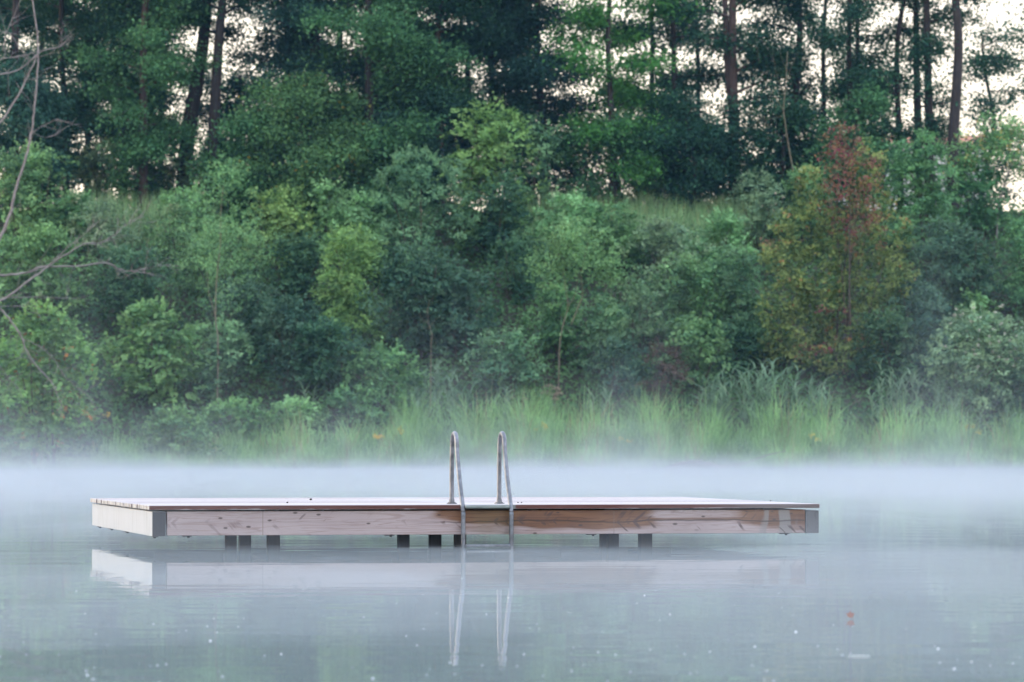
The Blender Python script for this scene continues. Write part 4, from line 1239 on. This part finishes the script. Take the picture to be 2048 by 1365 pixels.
mb.build('stem', M_stem, e)
o = lb.build('seed_head', leaf_mat('seed head brown', (0.20, 0.15, 0.10), (0.36, 0.28, 0.20)), e)

# yellow flowers in the grass
for i, (px, py, n_, lab) in enumerate(((755, 873, 26, 'yellow flowering plant left of the left ladder rail'), (1082, 855, 20, 'tall yellow flowering plant right of the right ladder rail'),
                                       (1255, 882, 8, 'small orange yellow flower in the grass right of the ladder'), (1630, 872, 8, 'small yellow flower below the great reed clump'),
                                       (1945, 855, 16, 'yellow flowering plant below the white flowered bush'), (795, 858, 12, 'faint yellow flowering plant close right of the leftmost one'),
                                       (215, 838, 12, 'yellow flowering plant right of the orange tinged shrub'))):
    r8 = np.random.default_rng(600+i)
    y = 190.6; zb = float(terr(PX(px, y), y))
    e = thing('flowering_plant', lab, 'flower', (PX(px, y), y, zb), 'yellow flowers in the shore grass')
    zt = PZ(py, y)-zb
    mb = MB(); lb = LB(r8)
    for s_ in range(max(2, n_//5)):
        tx = r8.normal()*0.16; tz = zt+r8.normal()*0.13
        mb.tube(spline([(tx*0.2, 0, -0.05), (tx*0.5, -0.1, tz*0.6), (tx, -0.35, tz)], 3), 0.008, 4)
        k_ = 13
        lb.add(np.array([tx, -0.35, tz])+r8.normal(size=(k_, 3))*np.array([0.07, 0.04, 0.06]), r8.normal(size=(k_, 3))*0.4+np.array([0, -0.5, 0.6]), 0.07, 0.8, r8.uniform(0, 1, k_))
    mb.build('stem', M_stem_green, e)
    lb.build('flower', LM['goldfl'], e)

# beached log and stick
y = 188.4
e = thing('log', 'dark wet log lying half in the water on the shore right of centre', 'log', (PX(1385, y), y, 0))
mb = MB()
pts = spline([(PX(1330, y)-e.location.x, 0.1, -0.05), (PX(1352, y)-e.location.x, 0, 0.08), (0.0, -0.1, 0.16), (PX(1415, y)-e.location.x, 0, 0.13), (PX(1440, y)-e.location.x, 0.2, 0.05)], 5)
mb.tube(pts, [0.04+0.19*math.sin(math.pi*(0.08+0.84*i/(len(pts)-1)))*(1+0.12*math.sin(i*2.1)) for i in range(len(pts))], 10)
mb.build('trunk', M_log, e, smooth=True)
mb = MB()
pts = spline([(PX(1425, y)-e.location.x, 0, 0.12), (PX(1480, y)-e.location.x, -0.1, 0.20), (PX(1530, y)-e.location.x, -0.1, PZ(912, y)), (PX(1572, y)-e.location.x, 0, PZ(902, y))], 5)
mb.tube(pts, np.linspace(0.035, 0.012, len(pts)), 6)
mb.build('branch', M_dead, e)

# ------------------------------------------------------------------ things floating in the foreground
y = CAMZ*F/(1238-HOR)
M_mleaf = leaf_mat('leaf autumn', (0.27, 0.085, 0.012), (0.42, 0.15, 0.025), trans=0.15)
mb = MB()
tipsa = [(90, 0.030), (20, 0.026), (160, 0.026), (-35, 0.022), (215, 0.022)]
prev = None
cidx = 0
mb.v.append((0, 0, 0.004))
ring = []
for ang in range(-90, 270, 12):
    rr = 0.015
    for ta, tl in tipsa:
        dd_ = abs((ang-ta+180) % 360-180)
        rr = max(rr, tl*max(0, 1-dd_/26.0))
    a = R(ang)
    xx, zz_ = rr*math.cos(a), rr*math.sin(a)
    ring.append((xx, zz_*0.6, 0.014+zz_*0.75+0.25*abs(xx)))
for r_ in ring: mb.v.append(r_)
nr = len(ring)
for i in range(nr): mb.t.append((0, 1+i, 1+(i+1) % nr))
mb.tube([(0, 0, 0.003), (0.004, -0.012, 0.004), (0.012, -0.028, 0.002)], 0.0012, 5)
o = mb.build('fallen_leaf', M_mleaf, None, (PX(1700, y), y, 0.003))
o.scale = (1.35, 1.35, 1.35)
tag(o, 'curled orange brown leaf floating on the water in the right foreground', 'leaf')
y = CAMZ*F/(1313-HOR)
mb = MB(); mb.tube([(-0.055, 0, 0.003), (0.0, 0.004, 0.0045), (0.055, -0.003, 0.003)], [0.002, 0.0035, 0.002], 6)
o = mb.build('splinter', simple_mat('splinter pale', (0.6, 0.58, 0.55), (0.75, 0.73, 0.7), 9.0, rough=0.7), None, (PX(1717, y), y, 0.001))
tag(o, 'short pale splinter of wood floating at the bottom right', 'splinter')

# foam bubbles scattered over the near water
rng = np.random.default_rng(55)
mb = MB()
nb = 140
py_ = HOR + 250 + 225*rng.uniform(0, 1, nb)**0.55
px_ = rng.uniform(-60, 2108, nb)
for i in range(nb):
    yb = CAMZ*F/(py_[i]-HOR); s = rng.uniform(0.0022, 0.0058)*(1.0 if rng.random() < 0.85 else 1.5)
    cx, cy = PX(px_[i], yb), yb
    b0 = len(mb.v); k_ = 7
    mb.v.append((cx, cy, s*0.9))
    for ring_, (rr, zz_) in enumerate(((0.62*s, 0.65*s), (s, 0.0005))):
        for j in range(k_):
            a = 2*math.pi*j/k_
            mb.v.append((cx+rr*math.cos(a), cy+rr*math.sin(a), zz_))
    for j in range(k_):
        j2 = (j+1) % k_
        mb.t.append((b0, b0+1+j, b0+1+j2)); mb.q.append((b0+1+j, b0+1+k_+j, b0+1+k_+j2, b0+1+j2))
o = mb.build('foam', simple_mat('foam white', (0.58, 0.60, 0.62), (0.70, 0.71, 0.72), 9.0, rough=0.4), smooth=True)
tag(o, 'tiny white foam bubbles scattered on the near water', 'foam', kind='stuff')

# ------------------------------------------------------------------ haze and mist
def vol_box(name, x0, x1, y0, y1, z0, z1, mat, label):
    mb = MB(); mb.box(x0, x1, y0, y1, z0, z1)
    o = mb.build(name, mat)
    tag(o, label, kind='stuff')
    return o


m, n, l = new_mat('haze air')
pv = n.new('ShaderNodeVolumePrincipled')
pv.inputs['Color'].default_value = (0.28, 0.58, 1.0, 1)
pv.inputs['Density'].default_value = 0.00008
pv.inputs['Anisotropy'].default_value = 0.2
out = n.new('ShaderNodeOutputMaterial'); l.new(pv.outputs[0], out.inputs['Volume'])
vol_box('haze', -405, 405, -65, 425, -4.2, 42, m, 'thin morning haze over the whole scene')

def field(seed, wl0, wl1, n=26, sx=1.0, sy=1.0):
    """smooth random field of unit variance, a sum of plane waves"""
    r_ = np.random.default_rng(seed)
    lam = np.exp(r_.uniform(np.log(wl0), np.log(wl1), n)); a_ = r_.uniform(0, 2*np.pi, n); ph = r_.uniform(0, 2*np.pi, n)
    amp = (lam/wl1)**0.45; amp /= np.sqrt(np.sum(amp**2)/2)

    def f(X, Y):
        out = np.zeros_like(X)
        for i in range(n):
            out += amp[i]*np.cos(2*np.pi/lam[i]*(X*np.cos(a_[i])/sx+Y*np.sin(a_[i])/sy)+ph[i])
        return out
    return f


mist = bpy.data.objects.new('mist', None); link(mist)
tag(mist, 'low white mist drifting over the lake', kind='stuff')


def mist_mat(dens):
    m, n, l = new_mat('lake mist')
    pv = n.new('ShaderNodeVolumePrincipled')
    pv.inputs['Color'].default_value = (0.54, 0.585, 0.655, 1)
    pv.inputs['Anisotropy'].default_value = 0.0
    pv.inputs['Density'].default_value = dens
    out = n.new('ShaderNodeOutputMaterial'); l.new(pv.outputs[0], out.inputs['Volume'])
    return m


def mist_layer(top, dens, y0=6.0, y1=191.5, xw=42.0, dx=0.7, dy=0.9, zb=-0.25):
    """closed body of even density between a level below the water and the billowing surface top(X, Y)"""
    xs = np.linspace(-xw, xw, int(2*xw/dx)); ys = np.arange(y0, y1, dy)
    X, Y = np.meshgrid(xs, ys)
    edge = np.clip(np.minimum((xw-np.abs(X))/4.0, np.minimum((Y-y0)/3.0, (y1-0.9-Y)/3.0)), 0, 1)
    Z = top(X, Y)*edge - 0.05*(1-edge)
    Z = np.maximum(Z, -0.05)
    nx, ny = len(xs), len(ys)
    Vt = np.stack([X, Y, Z], -1).reshape(-1, 3); Vb = np.stack([X, Y, np.full_like(Z, zb)], -1).reshape(-1, 3)
    i = np.arange((nx-1)*(ny-1)); a = (i//(nx-1))*nx+i % (nx-1)
    T1 = np.stack([a, a+1, a+nx+1, a+nx], -1); o_ = nx*ny
    B1 = np.stack([a, a+nx, a+nx+1, a+1], -1)+o_
    sk = []
    for (ring, flip) in ((np.arange(nx), True), (np.arange(nx)+(ny-1)*nx, False), (np.arange(ny)*nx, False), (np.arange(ny)*nx+nx-1, True)):
        p, q = ring[:-1], ring[1:]
        f = np.stack([p, p+o_, q+o_, q], -1) if flip else np.stack([p, q, q+o_, p+o_], -1)
        sk.append(f)
    me = np_mesh('mist_layer', np.concatenate([Vt, Vb]), [np.concatenate([T1, B1]+sk)], mist_mat(dens))
    obj('mist_layer', me, mist)


MD = 0.080


def hy(Y):
    t = np.clip((Y-50)/135.0, 0, 1)
    gap = 1-0.50*np.exp(-((Y-43.0)/7.0)**2)      # the air is clearer round the platform
    return (0.102 - 0.040*t)*gap


for i_, (hm, dk) in enumerate(((0.35, 0.27), (0.8, 0.24), (1.4, 0.165), (2.2, 0.098), (2.8, 0.062))):
    f1 = field(900+i_, 2.5, 12, sx=1.0, sy=2.2); f2 = field(950+i_, 14, 50, sx=1.0, sy=2.0)
    mist_layer(lambda X, Y: hm*hy(Y)*np.exp(np.clip((0.45+0.08*i_)*f1(X, Y)+0.55*f2(X, Y), -1.8, 1.25)), MD*dk)
# a thicker patchy bank of mist nearer than the platform
for i_, (hm, dn) in enumerate(((0.10, 0.030), (0.22, 0.016))):
    f1 = field(820+i_, 1.6, 7, sx=1.0, sy=2.5); f2 = field(840+i_, 8, 20, sx=1.0, sy=1.6)
    mist_layer(lambda X, Y: hm*np.clip(0.85+0.50*f1(X, Y)+0.85*f2(X, Y), -0.3, 2.8)*np.exp(-((Y-27.5)/5.5)**2)-0.01, dn, y0=12.0, y1=42.0, xw=9.0, dx=0.2, dy=0.35)
# torn wisps rising near the far shore
for i_, (hm, dn, gate, w0, w1) in enumerate(((0.55, 0.0075, 0.25, 1.6, 6), (0.9, 0.0075, 0.55, 2.0, 7), (1.5, 0.008, 0.8, 2.2, 8), (2.2, 0.0055, 0.95, 2.2, 8), (3.2, 0.0035, 1.0, 2.5, 9), (4.4, 0.0025, 1.0, 3, 10))):
    f1 = field(700+i_, w0, w1, sx=0.9, sy=1.1); f2 = field(780+i_, 9, 26, sx=1.0, sy=1.3)

    def wisp(X, Y):
        v = np.clip(0.75*f1(X, Y)+0.8*f2(X, Y)-gate+0.85, -0.2, 2.3)
        return hm*np.where(v > 0, 0.62*np.abs(v)**1.7, v)*np.clip((Y-90)/70, 0, 1)
    mist_layer(wisp, dn, y0=90.0, y1=199.0)

# ------------------------------------------------------------------ light
SUN_AZ = R(-72)        # degrees right of the view direction
SUN_EL = R(9)
w = bpy.data.worlds.new('World'); scene.world = w; w.use_nodes = True
nt = w.node_tree; nt.nodes.clear()
wx_ = MX(nt)
sky = nt.nodes.new('ShaderNodeTexSky'); sky.sky_type = 'NISHITA'; sky.sun_disc = False
sky.sun_elevation = SUN_EL; sky.sun_rotation = SUN_AZ
sky.air_density = 1.0; sky.dust_density = 3.0; sky.ozone_density = 1.5
# thin bright overcast in front of the clear sky: warm near the horizon, bluish overhead, brighter beyond the wood
tc = nt.nodes.new('ShaderNodeTexCoord')
sp = nt.nodes.new('ShaderNodeSeparateXYZ'); nt.links.new(tc.outputs['Generated'], sp.inputs[0])
veil = wx_.ramp(wx_.m('ABSOLUTE', sp.outputs[2]), [(0.0, (3.7, 3.05, 2.5)), (0.13, (3.9, 3.4, 2.95)), (0.40, (4.7, 5.2, 6.1)), (1.0, (3.6, 4.3, 5.6))])
cl = wx_.noise(wx_.scalevec(tc.outputs['Generated'], (1.5, 1.5, 4.0)), 2.0, 4.0, 0.55, 0.3)
k_ = wx_.mul(wx_.add(0.97, wx_.add(wx_.mul(sp.outputs[1], 0.04), wx_.mul(sp.outputs[0], 0.25))), wx_.add(0.80, wx_.mul(cl, 0.4)))
vm = nt.nodes.new('ShaderNodeVectorMath'); vm.operation = 'SCALE'
nt.links.new(veil, vm.inputs[0]); nt.links.new(k_, vm.inputs['Scale'])
va = nt.nodes.new('ShaderNodeVectorMath'); va.operation = 'ADD'
vs_ = nt.nodes.new('ShaderNodeVectorMath'); vs_.operation = 'SCALE'; vs_.inputs['Scale'].default_value = 0.5
nt.links.new(sky.outputs[0], vs_.inputs[0]); nt.links.new(vs_.outputs[0], va.inputs[0]); nt.links.new(vm.outputs[0], va.inputs[1])
bg = nt.nodes.new('ShaderNodeBackground'); bg.inputs['Strength'].default_value = 0.10
wo = nt.nodes.new('ShaderNodeOutputWorld')
nt.links.new(va.outputs[0], bg.inputs[0]); nt.links.new(bg.outputs[0], wo.inputs[0])
sl = bpy.data.lights.new('sun', 'SUN'); sl.energy = 0.4; sl.angle = R(15); sl.color = (1.0, 0.92, 0.85)
so = bpy.data.objects.new('sun', sl); link(so)
dirv = Vector((math.sin(SUN_AZ)*math.cos(SUN_EL), math.cos(SUN_AZ)*math.cos(SUN_EL), math.sin(SUN_EL)))
so.rotation_euler = dirv.to_track_quat('Z', 'Y').to_euler()

# ------------------------------------------------------------------ camera and render settings
cam = bpy.data.cameras.new('camera'); cam.lens = 150; cam.sensor_width = 36; cam.clip_end = 2000; cam.clip_start = 0.1
cam.dof.use_dof = True; cam.dof.focus_distance = 44.5; cam.dof.aperture_fstop = 4.8
co = bpy.data.objects.new('camera', cam); link(co)
co.location = (0, 0, CAMZ)
co.rotation_euler = (math.pi/2 + math.atan((HOR-682.5)/F), 0, 0)
scene.camera = co
vs = scene.view_settings
scene.display_settings.display_device = 'sRGB'
vs.view_transform = 'Standard'; vs.look = 'None'; vs.gamma = 1; vs.exposure = 1.95; vs.use_curve_mapping = False
cy = scene.cycles
cy.max_bounces = 6; cy.diffuse_bounces = 2; cy.glossy_bounces = 2; cy.transmission_bounces = 4; cy.volume_bounces = 2; cy.transparent_max_bounces = 256
cy.use_denoising = True
cy.sample_clamp_indirect = 6
